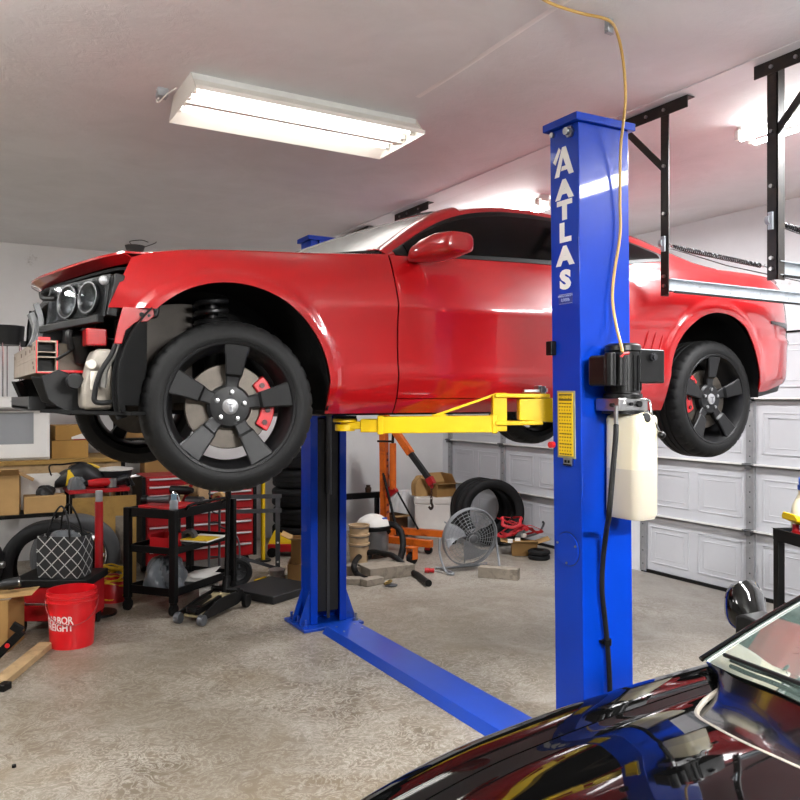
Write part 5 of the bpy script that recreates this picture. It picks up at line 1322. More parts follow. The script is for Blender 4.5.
def rr(w, d, z, c=.03):
    out = []
    for sx, sy, g0 in ((1,1,0),(-1,1,90),(-1,-1,180),(1,-1,270)):
        for k in range(4): g = rad(g0+k*30); out.append(Vector((sx*(w/2-c)+c*cos(g), sy*(d/2-c)+c*sin(g), z)))
    return out
b.loft([rr(W_*.94,D_,0),rr(W_,D_*1.04,.05),rr(W_*1.03,D_*1.02,.18),rr(W_*1.02,D_*.92,H_),rr(W_*.98,D_*.86,H_),rr(W_*.96,D_*.88,.06)]); b.build('bag_body', nt.m, tote, local=True, ang=50)
for s in (-1,1):
    b = MB(); b.tube(spline([(-.08,s*.07,.20),(-.08,s*.085,.30),(-.05,s*.06,.43),(.0,s*.05,.50),(.05,s*.06,.43),(.08,s*.085,.30),(.08,s*.07,.20)],6),.007,8); b.build('handle', M_BLACKP, tote, local=True)
o = blob('plastic_bag', (tt.x,tt.y,.60), (.24,.14,.11), M_CLEAR, 'smoky plastic bag stuffed into the patterned tote\'s mouth', 'bag', 12, .25, -.62)
# bucket ---------------------------------------------------------------------
bc = fl(72,644); bk = thing('bucket', 'red plastic bucket with white lettering at lower left', 'bucket', bc)
Hb = .372; rb, rt_ = .136, .156
b = MB(); b.lathe([(0,.0),(rb,.0),(rb+.001,.01),(lerp(rb,rt_,.80),Hb*.80),(rt_+.006,Hb*.80),(rt_+.007,Hb*.825),(rt_-.003,Hb*.835),(rt_-.001,Hb*.89),(rt_+.006,Hb*.90),(rt_+.006,Hb*.93),(rt_,Hb*.94),(rt_+.001,Hb),(rt_-.006,Hb),(rt_-.008,Hb*.9),(rb-.006,.01),(0,.01)], 64)
bkt = mat('glossy_red_bucket','#c4121a',.28,var=.03); b.build('pail', bkt, bk, local=True, ang=35)
yaw_b = math.atan2(-bc.y,-bc.x)             # direction to the viewer
def wrapb(yaw):
    def w(p):
        r = lerp(rb,rt_,(p.y)/Hb)+.0006; g = yaw+p.x/r; return Vector((r*cos(g), r*sin(g), p.y))
    return w
b = MB()
for txt, z in (('HARBOR',.196),('FREIGHT',.147)):
    tmp = MB(); text_mesh(tmp, txt, .066, Matrix.Identity(4), bold=.0015, depth=0, res=4)
    wv_ = max(p.x for p in tmp.v)-min(p.x for p in tmp.v)
    f = wrapb(yaw_b-rad(38)); b.add([f(Vector((p.x*(.205/wv_), p.y+z, 0))) for p in tmp.v], tmp.f)
b.build('lettering', mat('white_ink','#e2d6d2',.5), bk, local=True, clean=False)
b = MB(); pts = []
for i in range(13): 
    g = yaw_b+rad(95)-rad(190)*i/12+rad(0); pts.append((.165*cos(g), .165*sin(g), Hb*.85-.15*sin(PI*i/12)))
b.tube(pts, .0028, 8); b.build('wire_handle', mat('bucket_wire','#8f3a3a',.4,.2), bk, local=True)
# left-edge box with flashlight and papers
lb = fl(-4,646); carton('cardboard_box', (lb.x,lb.y,0), -.40, (.26,.30,.335), 'scuffed cardboard box on the floor at the lower left edge', M_CARD)
pp = thing('paper_stack', 'loose pale card sheets lying on the lower left box', 'paper', (lb.x,lb.y,.337), -.3)
b = MB(); b.grid(lambda a,t: (lerp(-.16,.25,a),lerp(-.14,.10,t),.003+.02*a*a), 6, 4); b.build('top_sheet', M_CARDL, pp, local=True, solid=.003)
b = MB(); b.box((-.14,-.13,0),(.12,.11,.0025)); b.build('under_sheet', M_PAPER, pp, local=True)
fp = dep(8,596,5.1); ft = thing('torch', 'dark ribbed flashlight lying on the card sheets at the left edge', 'flashlight', (lb.x,lb.y,.38), -.2)
b = MB(); b.tube([(-.2,.0,.0),(.02,0,.02),(.05,0,.025),(.14,0,.035)],[.026,.026,.034,.036],20); b.build('barrel', M_DGREY, ft, local=True)
b = MB(); b.cyl((.14,0,.035),(.148,0,.036),.030,n=20); b.build('lens', M_STEEL, ft, local=True)
cmq = dep(6,637,4.85); cm = thing('angle_bracket', 'black metal bracket leaning on the front of the lower left box', 'bracket', (cmq.x,cmq.y,0), -.4)
b = MB(); b.bar((-.06,0,.04),(.10,-.01,.20),.03,.05); b.bar((.10,-.01,.20),(.04,-.01,.24),.03,.05); b.bar((-.06,0,.04),(-.08,0,.0),.03,.05); b.build('arm', M_BLK, cm, local=True, bev=.004)
b = MB(); b.cyl((.02,-.03,.12),(.02,-.04,.12),.014,n=12); b.build('red_cap', M_REDP, cm, local=True)
pA, pB = fl(46,648), fl(-2,688); lm_ = thing('lumber', 'length of pale lumber on the floor in front of the red bucket', 'lumber', (pA+pB)/2)
b = MB(); b.bar(pA+Vector((0,0,.021)),pB+Vector((0,0,.021)),.09,.04); b.build('board', M_PINE, lm_, bev=.003)
pE = fl(4,690); b = MB(); b.cbox((pE.x,pE.y,.02),(.07,.05,.04),rz=.9); o = b.build('black_clamp', M_BLK, None, bev=.004); tag(o, 'small black metal clamp on the floor at the lower left corner', 'clamp')
b = MB(); pN = fl(14,766,.006); b.cyl(pN-Vector((0,0,.006)),pN+Vector((0,0,.006)),.010,n=6); o = b.build('nut', M_BLK, None); tag(o, 'tiny dark nut alone on the bare floor near the bottom left', 'nut')
# red pole, rope, plywood
rp = dep(99,560,5.95); rp.z = 0
po = thing('red_pole', 'upright red pole with silver tip beside the black cart', 'pole', rp)
b = MB(); b.cyl((0,0,.02),(0,0,.86),.030,n=18); b.build('tube', M_REDT, po, local=True)
b = MB(); b.cyl((0,0,.86),(0,0,.945),.026,n=18); b.build('tip', M_GALVL, po, local=True, bev=.004)
b = MB(); b.cyl((0,0,0),(0,0,.02),.13,n=28); b.build('base', M_BLK, po, local=True)
rq = dep(113,590,6.35); rq.z = 0
rc_ = thing('rope_coil', 'tangled yellow rope heaped on a red jug at the cart\'s foot', 'rope', rq)
rnd = random.Random(3)
b = MB()
pts = []
for i in range(120):
    g = i*.52; R_ = .085+.035*sin(i*.31)+.01*rnd.uniform(-1,1); pts.append(Vector((R_*cos(g)*1.1, R_*sin(g)*.8, .16+.10*sin(i*.083+1)+.03*sin(g*.5)+.01*rnd.uniform(-1,1))))
b.tube(spline(pts,3), .008, 6); b.build('rope', mat('yellow_rope','#d6ac12',.6), rc_, local=True)
b = MB(); b.lathe([(0,0),(.10,0),(.105,.02),(.10,.14),(.06,.20),(.035,.22),(0,.22)], 24); b.build('jug', M_REDP, rc_, local=True, ang=40)
py_ = thing('plywood_sheet', 'brown plywood sheet standing behind the spare wheel and red pole', 'board', (1.16,7.10,0))
b = MB(); b.cbox((1.16,7.10,.40),(.52,.02,.80)); b.build('sheet', M_PLY, py_); 
b = MB(); c2 = dep(120,560,6.62); b.cbox((c2.x,c2.y,.325),(.07,.02,.65),rz=-.4); o = b.build('grey_board', M_WOOD, None, bev=.003); tag(o, 'narrow grey weathered board standing left of the black cart', 'board')

# ================= black utility cart =======================================================
CO = S2W(-2.148+.03, 6.07); CU = (S2W(-1.696,5.88)-S2W(-2.148,6.07)).normalized(); CV = Vector((-CU.y, CU.x, 0))
CM = Matrix(((CU.x,CV.x,0,CO.x),(CU.y,CV.y,0,CO.y),(0,0,1,0),(0,0,0,1)))
CA = math.atan2(CU.y, CU.x)
cw, cl_ = .44, .76; HT = .80
cart = thing('utility_cart', 'black three-tier utility cart piled with tools at left', 'cart', CO, CA)
for z, h, nm in ((.14,.06,'bottom_tray'),(.46,.05,'middle_tray'),(.73,.07,'top_tray')):
    b = MB(); e = .012
    b.box((0,0,z),(cw,cl_,z+e)); b.box((0,0,z),(cw,e,z+h)); b.box((0,cl_-e,z),(cw,cl_,z+h)); b.box((0,e,z),(e,cl_-e,z+h)); b.box((cw-e,e,z),(cw,cl_-e,z+h)); b.build(nm, M_BLK, cart, local=True, bev=.003)
for x in (0,cw):
    for y in (0,cl_):
        b = MB(); b.box((x-.028,y-.022,.10),(x+.028,y+.022,HT)); b.build('post', M_BLK, cart, local=True, bev=.004)
        b = MB(); b.cyl((x-.013,y,.045),(x+.013,y,.045),.045,n=18); b.box((x-.018,y-.02,.06),(x+.018,y+.02,.10)); b.build('caster', M_BLACKP, cart, local=True)
b = MB(); b.tube(spline([(cw,cl_*.2,HT-.01),(cw+.06,cl_*.2,HT+.03),(cw+.06,cl_*.8,HT+.03),(cw,cl_*.8,HT-.01)],5),.011,8); b.build('push_handle', M_BLK, cart, local=True)
CP = lambda x, y, z: CM @ Vector((x,y,z))
tt_ = .743
def cartthing(name, lab, cat, x, y, z, rz=0): return thing(name, lab, cat, CP(x,y,z), CA+rz)
q = cartthing('red_tool_case', 'flat red plastic tool case lying across the cart\'s top tray', 'tool case', .19,.24,tt_)
b = MB(); b.box((-.165,-.16,0),(.165,.16,.065)); b.build('case', M_REDP, q, local=True, bev=.012)
b = MB(); b.box((-.03,-.17,.02),(.03,-.158,.05)); b.build('latch', M_BLACKP, q, local=True)
q = cartthing('air_gun', 'dark air tool with chrome trigger lying on the red case', 'air tool', .20,.20,tt_+.067,.3)
b = MB(); b.tube([(-.15,0,.035),(-.02,0,.035),(.04,0,.04)],[.024,.030,.036],14); b.build('barrel', M_GREY, q, local=True)
b = MB(); b.tube(spline([(.04,0,.05),(.07,0,.09),(.10,0,.06),(.11,0,.02)],5),.010,8); b.build('trigger_arm', M_CHR, q, local=True)
b = MB(); b.cyl((-.19,0,.035),(-.15,0,.035),.034,n=16); b.build('end_cap', M_BLACKP, q, local=True)
q = cartthing('black_drill', 'black drill body standing behind the air tool on the cart', 'drill', .17,.44,tt_,.1)
b = MB(); b.tube([(-.10,0,.15),(.05,0,.15),(.10,0,.15)],[.036,.036,.02],14); b.build('body', M_BLACKP, q, local=True)
b = MB(); b.bar((-.05,0,.13),(-.06,0,.0),.05,.04); b.build('grip', M_BLACKP, q, local=True, bev=.006)
q = cartthing('spray_can', 'clear spray can with blue cap at the cart\'s front corner post', 'spray can', .385,.07,tt_)
b = MB(); b.lathe([(0,0),(.030,0),(.032,.005),(.032,.115),(.026,.125),(0,.125)], 24); b.build('can', mat('frosted_can','#9aa0a4',.3,spec=.6), q, local=True)
b = MB(); b.lathe([(0,.125),(.022,.125),(.022,.165),(.014,.172),(0,.172)], 20); b.build('cap', mat('pale_blue_cap','#7fa0b4',.4), q, local=True)
q = cartthing('chrome_socket', 'black impact gun with chrome nose on the cart\'s right side', 'impact gun', .32,.45,tt_,.2)
b = MB(); b.cyl((-.10,0,.06),(.05,0,.06),.045,n=20); b.build('motor', M_DGREY, q, local=True, bev=.008)
b = MB(); b.cyl((.05,0,.06),(.10,0,.06),.026,n=18); b.build('nose', M_CHR, q, local=True)
b = MB(); b.bar((-.06,0,.03),(-.07,0,.0),.04,.04); b.build('grip', M_BLACKP, q, local=True)
q = cartthing('red_clamp', 'red bar clamp propped up behind the tools on the cart', 'clamp', .09,.52,tt_,.5)
b = MB(); b.bar((0,0,.0),(.10,0,.20),.02,.03); b.build('bar', M_REDT, q, local=True)
b = MB(); b.cbox((.10,0,.20),(.10,.03,.04),ry=.4); b.build('jaw', M_REDT, q, local=True, bev=.005)
q = cartthing('tape_roll', 'roll of tan tape standing behind the spray can on the cart', 'tape', .38,.66,tt_)
b = MB(); b.lathe([(.035,-.025),(.06,-.025),(.06,.025),(.035,.025)], 32, closed=True, M=Matrix.Translation((0,0,.06)) @ Matrix.Rotation(PI/2,4,'X')); b.build('roll', M_CARDL, q, local=True)
w_ = thing('wooden_crate', 'small wooden crate standing behind the tools on the cart\'s top tray', 'crate', CP(.13,.64,tt_), CA)
for z in (.03,.10):
    for y in (-.07,.07):
        b = MB(); b.box((-.10,y-.006,z),(.10,y+.006,z+.055)); b.build('slat', M_PINE, w_, local=True)
for x in (-.095,.095): b = MB(); b.box((x-.008,-.064,.0),(x+.008,.064,.165)); b.build('end_board', M_PINE, w_, local=True)
b = MB(); b.box((-.10,-.076,.0),(.10,.076,.02)); b.build('bottom_board', M_PINE, w_, local=True)
rs = thing('red_jack_stand', 'red steel jack stand lying beside the wooden crate on the cart\'s top tray', 'jack stand', CP(.33,.60,tt_), CA+1.4)
b = MB()
for s in (-1,1): b.bar((-.09,s*.05,.018),(.09,s*.02,.06),.03,.012); b.bar((-.09,s*.05,.018),(.05,s*.03,.018),.022,.012)
b.build('frame', M_REDT, rs, local=True)
b = MB(); b.bar((.02,0,.045),(.12,0,.075),.03,.03); b.build('ratchet_post', M_REDT, rs, local=True)
b = MB(); b.cbox((.12,0,.08),(.03,.07,.04)); b.build('saddle', M_DGREY, rs, local=True, bev=.005)
q = cartthing('red_parts_bin', 'red open plastic bin on the cart\'s middle tray', 'bin', .20,.20,.473)
b = MB(); w,d,h,e = .18,.16,.105,.005; b.box((-w/2,-d/2,0),(w/2,d/2,e)); b.box((-w/2,-d/2,0),(w/2,-d/2+e,h*.8)); b.box((-w/2,d/2-e,0),(w/2,d/2,h)); b.box((-w/2,-d/2,0),(-w/2+e,d/2,h)); b.box((w/2-e,-d/2,0),(w/2,d/2,h)); b.build('bin', M_REDP, q, local=True, bev=.003)
q = cartthing('black_can', 'tall black can behind the red bin on the cart\'s middle tray', 'can', .11,.42,.473)
b = MB(); b.cyl((0,0,0),(0,0,.20),.05,n=24); b.build('can', M_DGREY, q, local=True, bev=.004)
q = cartthing('steel_coupling', 'round grey pipe coupling on the cart\'s middle tray', 'pipe fitting', .30,.36,.473,.4)
b = MB(); b.lathe([(.035,-.05),(.06,-.05),(.06,.05),(.035,.05)], 28, closed=True, M=Matrix.Translation((0,0,.06)) @ Matrix.Rotation(PI/2,4,'X')); b.build('ring', M_GREY, q, local=True)
q = cartthing('booklet', 'white and yellow booklet sticking out of the cart\'s middle tray', 'booklet', .40,.42,.512,.1)
b = MB(); b.box((-.12,-.15,0),(.12,.15,.012)); b.build('pages', M_PAPER, q, local=True)
b = MB(); b.box((-.121,-.151,.012),(.121,.05,.016)); b.build('cover', M_YELP, q, local=True)
o = blob('plastic_bag', CP(.21,.19,.153), (.34,.30,.25), mat('grey_bin_liner','#5b5f63',.3,var=.1,scale=4), 'grey crumpled plastic bag on the cart\'s bottom tray', 'bag', 21, .34, CA)
q = cartthing('paper_sheaf', 'white papers on the cart\'s bottom tray behind the grey bag', 'paper', .28,.55,.153,.2)
b = MB(); b.box((-.12,-.12,0),(.12,.12,.03)); b.build('sheaf', M_PAPER, q, local=True)
b = MB(); b.grid(lambda a,t: (lerp(-.12,.12,a),lerp(-.12,.12,t),.034+.05*a*t), 5, 5); b.build('loose_sheet', M_PAPER, q, local=True, solid=.002)

# ================= red tool chest, hand truck, floor jack ====================================
ch = thing('tool_chest', 'red rolling tool chest with chrome drawer pulls behind the front wheel', 'tool chest', (2.06,7.5,0))
x0, x1, y0, y1 = 1.54, 2.56, 7.27, 7.74
b = MB(); b.box((x0,y0+.02,.125),(x1,y1,.93)); b.build('cabinet', M_REDT, ch, bev=.004)
b = MB(); b.box((x1,y0+.01,.125),(x1+.03,y1,.93)); b.box((x0-.03,y0+.01,.125),(x0,y1,.93)); b.split('side_rail', M_BLACKP, ch)
zs = [.135,.262,.372,.482,.592,.692,.772,.852,.925]
for a, c in zip(zs, zs[1:]):
    b = MB(); b.box((x0+.012,y0,a+.004),(x1-.012,y0+.022,c-.004)); d_ = b.build('drawer', M_REDT, ch, bev=.003)
    b = MB(); b.box((x0+.03,y0-.016,c-.026),(x1-.03,y0+.0,c-.010)); b.build('drawer_pull', mat('painted_shine_pull','#d4d4d4',.35,.25), d_, bev=.003)  # pale base colour stands in for bright reflections on chrome
for x in (x0+.06,x1-.06):
    for y in (y0+.07,y1-.07):
        b = MB(); b.cyl((x-.02,y,.06),(x+.02,y,.06),.06,n=22); cs_ = b.build('caster', M_BLACKP, ch)
        b = MB(); b.cyl((x-.022,y,.06),(x+.022,y,.06),.03,n=18); b.build('caster_hub', M_GREY, cs_)
ht = S2W((236-400)/780*6.85, 6.85); hm = Matrix.Translation(ht) @ Matrix.Rotation(rad(-28),4,'Z')
hd = thing('hand_truck', 'grey tube hand truck with black wheel in front of the tool chest', 'hand truck', ht, rad(-28))
for x in (-.24,-.15):
    b = MB(); b.tube(spline([(x,.02,.06),(x,.03,.5),(x,.05,1.0)],4),.011,10); b.build('upright_tube', M_GREY, hd, local=True)
for z in (.25,.55,.8): b = MB(); b.tube([(-.24,.035,z),(-.15,.035,z)],.008,8); b.build('rung', M_GREY, hd, local=True)
b = MB(); b.tube(spline([(-.15,.03,.52),(-.02,.0,.46),(.03,-.01,.36),(.03,-.01,.16)],6),.009,8); b.build('wheel_guard', M_GREY, hd, local=True)
b = MB(); b.tube(spline([(-.24,.02,.72),(-.20,-.03,.66),(-.15,-.03,.64)],6),.006,8); b.build('brace', M_GREY, hd, local=True)
b = MB(); b.box((-.27,-.14,.0),(-.05,.03,.008)); b.build('toe_plate', M_GREY, hd, local=True)
b = MB(); b.cyl((-.24,.03,.12),(.06,.03,.12),.010,n=10); b.build('axle', M_GREY, hd, local=True)
wM = Matrix.Translation((.02,.0,.122)) @ Matrix.Rotation(rad(12),4,'Z') @ Matrix.Rotation(PI/2,4,'X')
b = MB(); b.lathe([(.075,-.03),(.11,-.035),(.122,-.015),(.122,.015),(.11,.035),(.075,.03)], 40, M=wM); b.build('wheel', M_TYRE2, hd, local=True, ang=40)
b = MB(); b.lathe([(.0,.022),(.025,.022),(.03,.012),(.07,.018),(.076,.03),(.076,-.03),(0,-.03)], 40, M=wM)
for k in range(6): 
    a = PI/3*k; b2 = MB(); b2.bar((.028*cos(a),.028*sin(a),.016),(.07*cos(a),.07*sin(a),.020),.010,.008); b.add(b2.v,b2.f,0,wM)
b.build('wheel_hub', M_DGREY, hd, local=True, ang=35)
# slotted steel frame
sf = thing('slotted_frame', 'dark slotted steel angle frame standing in front of the tool chest\'s right end', 'frame', S2W((256-400)/780*7.25,7.25), rad(-20))
for x, h in ((-.21,.72),(.20,.74)): b = MB(); b.box((x-.022,-.006,0 if x > 0 else .19),(x+.022,.0,h)); b.box((x+.017,0,0 if x > 0 else .19),(x+.022,.035,h)); b.build('upright', M_GREY, sf, local=True)
for z in (.735,.60): b = MB(); b.box((-.24,-.012,z-.02),(.235,-.006,z+.02)); b.build('crossbar', M_GREY, sf, local=True)
for z in (.30,.12): b = MB(); b.cyl((.20,-.010,z),(.20,-.005,z),.010,n=10); b.build('bright_bolt', M_WHT, sf, local=True)
b = MB(); b.bar((-.21,-.01,.20),(.20,-.01,.06),.03,.008,up=(0,1,0)); b.build('diagonal', M_GREY, sf, local=True)
# trolley jack
ja = S2W((190-400)/780*5.68,5.68); jb_ = S2W((231-400)/780*6.2,6.2); jl = (jb_-ja).length; jang = math.atan2((jb_-ja).y,(jb_-ja).x)
jk = thing('floor_jack', 'black trolley jack with upright handle on the floor beside the cart', 'floor jack', (ja+jb_)/2, jang)
L_ = jl/2+.02
for s in (-1,1):
    b = MB(); b.add([(-L_,s*.115,.035),(-L_,s*.115,.075),(-.05,s*.095,.135),(L_-.04,s*.12,.15),(L_,s*.12,.07),(L_-.1,s*.11,.04),(-L_,s*.10,.035),(-L_,s*.10,.075),(-.05,s*.08,.135),(L_-.04,s*.105,.15),(L_,s*.105,.07),(L_-.1,s*.095,.04)],
        [(0,1,2,3,4,5),(11,10,9,8,7,6)]+[(i,(i+1)%6,6+(i+1)%6,6+i) for i in range(6)]); b.build('side_plate', M_BLK, jk, local=True, bev=.004)
    b = MB(); b.cyl((-L_+.02,s*.10-.022,.04),(-L_+.02,s*.10+.022,.04),.04,n=22); b.build('front_wheel', M_GREY, jk, local=True, bev=.004)
    b = MB(); b.cyl((L_-.02,s*.14-.018,.05),(L_-.02,s*.14+.018,.05),.05,n=22); b.build('rear_caster', M_BLACKP, jk, local=True, bev=.004)
b = MB(); b.add([(-L_+.05,-.075,.06),(-L_+.05,.075,.06),(L_-.15,.075,.135),(L_-.15,-.075,.135),(-L_+.05,-.075,.045),(-L_+.05,.075,.045),(L_-.15,.075,.11),(L_-.15,-.075,.11)],[(0,1,2,3),(7,6,5,4),(0,4,5,1),(1,5,6,2),(2,6,7,3),(3,7,4,0)]); b.build('lift_plate', mat('worn_tan_label','#8d8060',.5,var=.3,scale=20,dirt='#3a372f'), jk, local=True)
b = MB(); b.bar((-L_+.04,-.045,.09),(.05,-.045,.12),.03,.04); b.bar((-L_+.04,.045,.09),(.05,.045,.12),.03,.04); b.build('lift_arm', M_BLK, jk, local=True)
b = MB(); b.cyl((-L_+.06,0,.09),(-L_+.06,0,.12),.05,n=22); b.build('saddle', M_BLK, jk, local=True)
b = MB(); b.cyl((L_-.10,-.12,.15),(L_-.10,.12,.15),.02,n=14); b.build('pivot_bar', M_BLK, jk, local=True)
b = MB(); b.cyl((L_-.10,0,.12),(L_-.10+.02,0,.25),.032,n=18); b.build('handle_socket', M_BLK, jk, local=True)
b = MB(); b.cyl((L_-.085,0,.22),(L_-.06,.0,.93),.018,n=16); b.cyl((L_-.0615,0,.86),(L_-.059,.0,.95),.024,n=16); b.build('handle', M_BLK, jk, local=True)
# floor mat slab
sl = S2W((270-400)/780*6.55,6.55)+Vector((0.03,.02,0)); m = MB(); m.box((-.27,-.26,0),(.27,.26,.065)); o = m.build('rubber_slab', M_DGREY, None, bev=.008); o.location = sl; o.rotation_euler = (0,0,rad(116.5-90)); tag(o, 'flat dark grey rubber slab on the floor left of the far column', 'mat')
# boxes by column
cbp = S2W((303-400)/780*7.05,7.05)
carton('cardboard_box', (cbp.x,cbp.y,0), -.45, (.26,.28,.175), 'lower cardboard box of the two left of the far blue column')
carton('cardboard_box', (cbp.x+.01,cbp.y+.01,.177), -.45, (.21,.24,.21), 'upper open cardboard box of the two left of the far blue column', M_CARD, flaps=(('f',75,.13),('l',65,.10)))
wp = S2W((277-400)/780*7.08,7.08); q = thing('white_tub', 'white plastic tubs nested on the floor before the slotted frame', 'tub', (wp.x,wp.y,0))
b = MB(); b.lathe([(0,0),(.07,0),(.078,.035),(.085,.035),(.085,.045),(0,.045)], 28); b.build('lower_tub', M_WHTP, q, local=True, ang=35)
b = MB(); b.lathe([(0,.045),(.062,.045),(.07,.085),(.078,.088),(.078,.098),(0,.098)], 28); b.build('upper_tub', M_WHTP, q, local=True, ang=35)
wq = S2W((209-400)/780*6.55,6.55); carton('white_box', (wq.x,wq.y,0), -.5, (.13,.16,.085), 'small white carton on the floor behind the trolley jack', M_PAPER)
o = blob('rag', S2W((299-400)/780*6.95,6.72), (.10,.08,.05), mat('blue_rag','#27489a',.8), 'small blue rag beside the far blue column\'s base', 'rag', 5, .3)
yb = S2W((256-400)/780*7.0,7.0); b = MB(); b.bar(yb+Vector((-.03,-.06,.02)),yb+Vector((.10,.03,.02)),.03,.03); o = b.build('yellow_stick', M_YELP, None, bev=.006); tag(o, 'short yellow stick on the floor left of the white tubs', 'stick')
# tyre stack behind the far column
ts0 = (3.50,8.34)
for k in range(5):
    o = loose_tyre((ts0[0]+.012*sin(k*2.2), ts0[1]+.012*cos(k*1.7), .105+.212*k), .325, .205, .21, ['bottom','second','third','fourth','top'][k]+' tyre of the stack behind the far blue column', (0,0,k*.4), 'tyres stacked flat behind the far column')
# red and yellow jack with ball-topped handle
rj = S2W((288-400)/780*8.2,8.2); q = thing('red_trolley_jack', 'red and yellow trolley jack with ball-topped handle by the tyre stack', 'floor jack', rj, -.5)
b = MB(); b.box((-.20,-.11,.05),(.22,.11,.13)); b.build('chassis', M_REDT, q, local=True, bev=.01)
b = MB(); b.add([(-.2,-.08,.13),(.1,-.08,.13),(.1,.08,.13),(-.2,.08,.13),(-.14,-.05,.26),(.0,-.05,.18),(.0,.05,.18),(-.14,.05,.26)],[(3,2,1,0),(4,5,6,7),(0,1,5,4),(1,2,6,5),(2,3,7,6),(3,0,4,7)]); b.build('cover', M_YELP, q, local=True, bev=.006)
for x in (-.15,.17):
    for y in (-.12,.12): b = MB(); b.cyl((x,y-.02,.05),(x,y+.02,.05),.05,n=18); b.build('wheel', M_BLACKP, q, local=True)
b = MB(); b.tube([(.16,0,.12),(.22,0,.87)],.024,14); b.build('handle', M_REDT, q, local=True)
b = MB(); b.ball((.222,0,.895),.042,18); b.build('ball_knob', M_REDT, q, local=True)
yl = S2W((263-400)/780*7.9,7.9); q = thing('yellow_pole', 'yellow pole standing at the tool chest\'s right side', 'pole', (yl.x,yl.y,0))
b = MB(); b.cyl((0,0,.0),(0,0,.86),.022,n=14); b.build('pole', M_YELP, q, local=True)
b = MB(); b.cyl((0,0,0),(0,0,.015),.08,n=20); b.build('foot', M_BLACKP, q, local=True)

# ================= middle: vac, hoist, cooler =================================================
def W(px, d): return S2W((px-400)/780*d, d)
vp = W(373,8.1); vc = thing('shop_vacuum', 'steel shop vacuum with white lid and thick black hose', 'vacuum', vp)
b = MB(); b.lathe([(0,.06),(.155,.06),(.16,.07),(.165,.30),(.16,.305),(0,.305)], 40); b.build('drum', mat('vac_steel','#8c8d8f',.3,.7), vc, local=True, ang=35)
b = MB(); b.lathe([(.165,.285),(.185,.29),(.188,.325),(.178,.335),(0,.335)], 40); b.build('collar', M_BLACKP, vc, local=True, ang=35)
b = MB(); b.lathe([(.178,.335),(.17,.36),(.14,.40),(.09,.43),(.04,.445),(0,.447)], 40); li = b.build('motor_lid', M_WHTP, vc, local=True, ang=40)
b = MB(); b.cbox((.08,-.10,.405),(.07,.02,.02),rz=.5); b.build('blue_switch', mat('blue_switch','#2450b8',.4), li, local=True)
for k in range(4):
    g = PI/4+PI/2*k; b = MB(); b.ball((.13*cos(g),.13*sin(g),.03),.03,14); b.bar((.13*cos(g),.13*sin(g),.03),(.13*cos(g),.13*sin(g),.065),.03,.03); b.build('caster', M_BLACKP, vc, local=True)
hz_ = [vp+Vector((.10,-.14,.27)),dep(384,525,8.12),dep(394,525,8.05),dep(401,532,8.0),dep(403,545,7.9),dep(401,556,7.75),dep(397,566,7.6)]
b = MB(); b.tube(spline(hz_,8),.033,12); b.build('hose', M_RUB, vc)
hl_ = [fl(366,579,.035),fl(357,574,.05),fl(354,565,.12),dep(360,556,7.7),dep(372,552,7.7),dep(384,554,7.6),dep(394,556.5,7.4),fl(411,571,.04),fl(418,575,.032),fl(427,582,.032)]
hs_ = thing('vacuum_hose', 'loose black hose looping over the wood scraps to the floor', 'hose', fl(411,571,0))
b = MB(); b.tube(spline(hl_,8),.027,12); b.build('hose', M_RUB, hs_)
b = MB(); e0, e1 = Vector(hl_[-2]), Vector(hl_[-1]); b.cyl(e1,e1+(e1-e0).normalized()*.05,.031,n=16); b.build('cuff', M_BLACKP, hs_)
bb0 = W(359,7.75)
for k in range(3):
    q = thing('beige_bucket', ['bottom','middle','top'][k]+' one of the nested beige buckets left of the shop vacuum', 'bucket', (bb0.x,bb0.y,.09*k+.0), 0, 'beige buckets nested beside the vacuum')
    b = MB(); b.lathe([(0,.0),(.085,.0),(.10,.20),(.108,.20),(.108,.215),(.094,.215),(.079,.006),(0,.006)], 28); b.build('pail', mat('beige_pail','#b59b78',.5,var=.06), q, local=True, ang=35)
    b = MB(); b.tube([(.106*cos(g),.106*sin(g),.19-.0*g) for g in [PI+PI*i/10 for i in range(11)]],.003,6); b.build('wire_handle', M_GREY, q, local=True)
# timber blocks and scraps
tp = W(386,7.25); m = MB(); m.box((-.23,-.14,0),(.23,.14,.11)); o = m.build('timber_block', M_WOOD, None, bev=.006); o.location = tp; o.rotation_euler = (0,0,rad(-2)); tag(o, 'big weathered timber block under the black hose', 'timber block')
tp = W(499,7.15); m = MB(); m.box((-.185,-.05,0),(.185,.05,.10)); o = m.build('timber_block', M_WOOD, None, bev=.005); o.location = tp; o.rotation_euler = (0,0,rad(-52)); tag(o, 'weathered timber block alone on the floor in front of the drum fan', 'timber block')
for k,(px,d,sz,rz,lab) in enumerate(((358,6.95,(.26,.12,.05),-.6,'grey wood scrap right beside the far column\'s foot'),(372,6.9,(.20,.10,.06),.2,'stubby wood scrap in front of the big timber block'),(356,7.3,(.20,.16,.09),-.9,'thick wood offcut between the far column and the beige buckets'))):
    p = W(px,d); m = MB(); m.box((-sz[0]/2,-sz[1]/2,0),(sz[0]/2,sz[1]/2,sz[2])); o = m.build('wood_scrap', M_WOOD, None, bev=.005); o.location = p; o.rotation_euler = (0,0,rz); tag(o, lab, 'wood scrap')
p = W(391,6.85); q = thing('steel_puck', 'round metal disc with loose ring on the floor below the timber block', 'disc', (p.x,p.y,0))
b = MB(); b.lathe([(0,0),(.055,0),(.058,.012),(.03,.02),(0,.02)], 28); b.build('disc', M_GREY, q, local=True, ang=35)
b = MB(); b.tube([(-.03+.035*cos(g),.0+.02*sin(g),.035+.012*cos(g)) for g in [2*PI*i/20 for i in range(20)]],.008,8,closed=True); b.build('ring', mat('brass_ring','#8a7243',.4,.7), q, local=True)
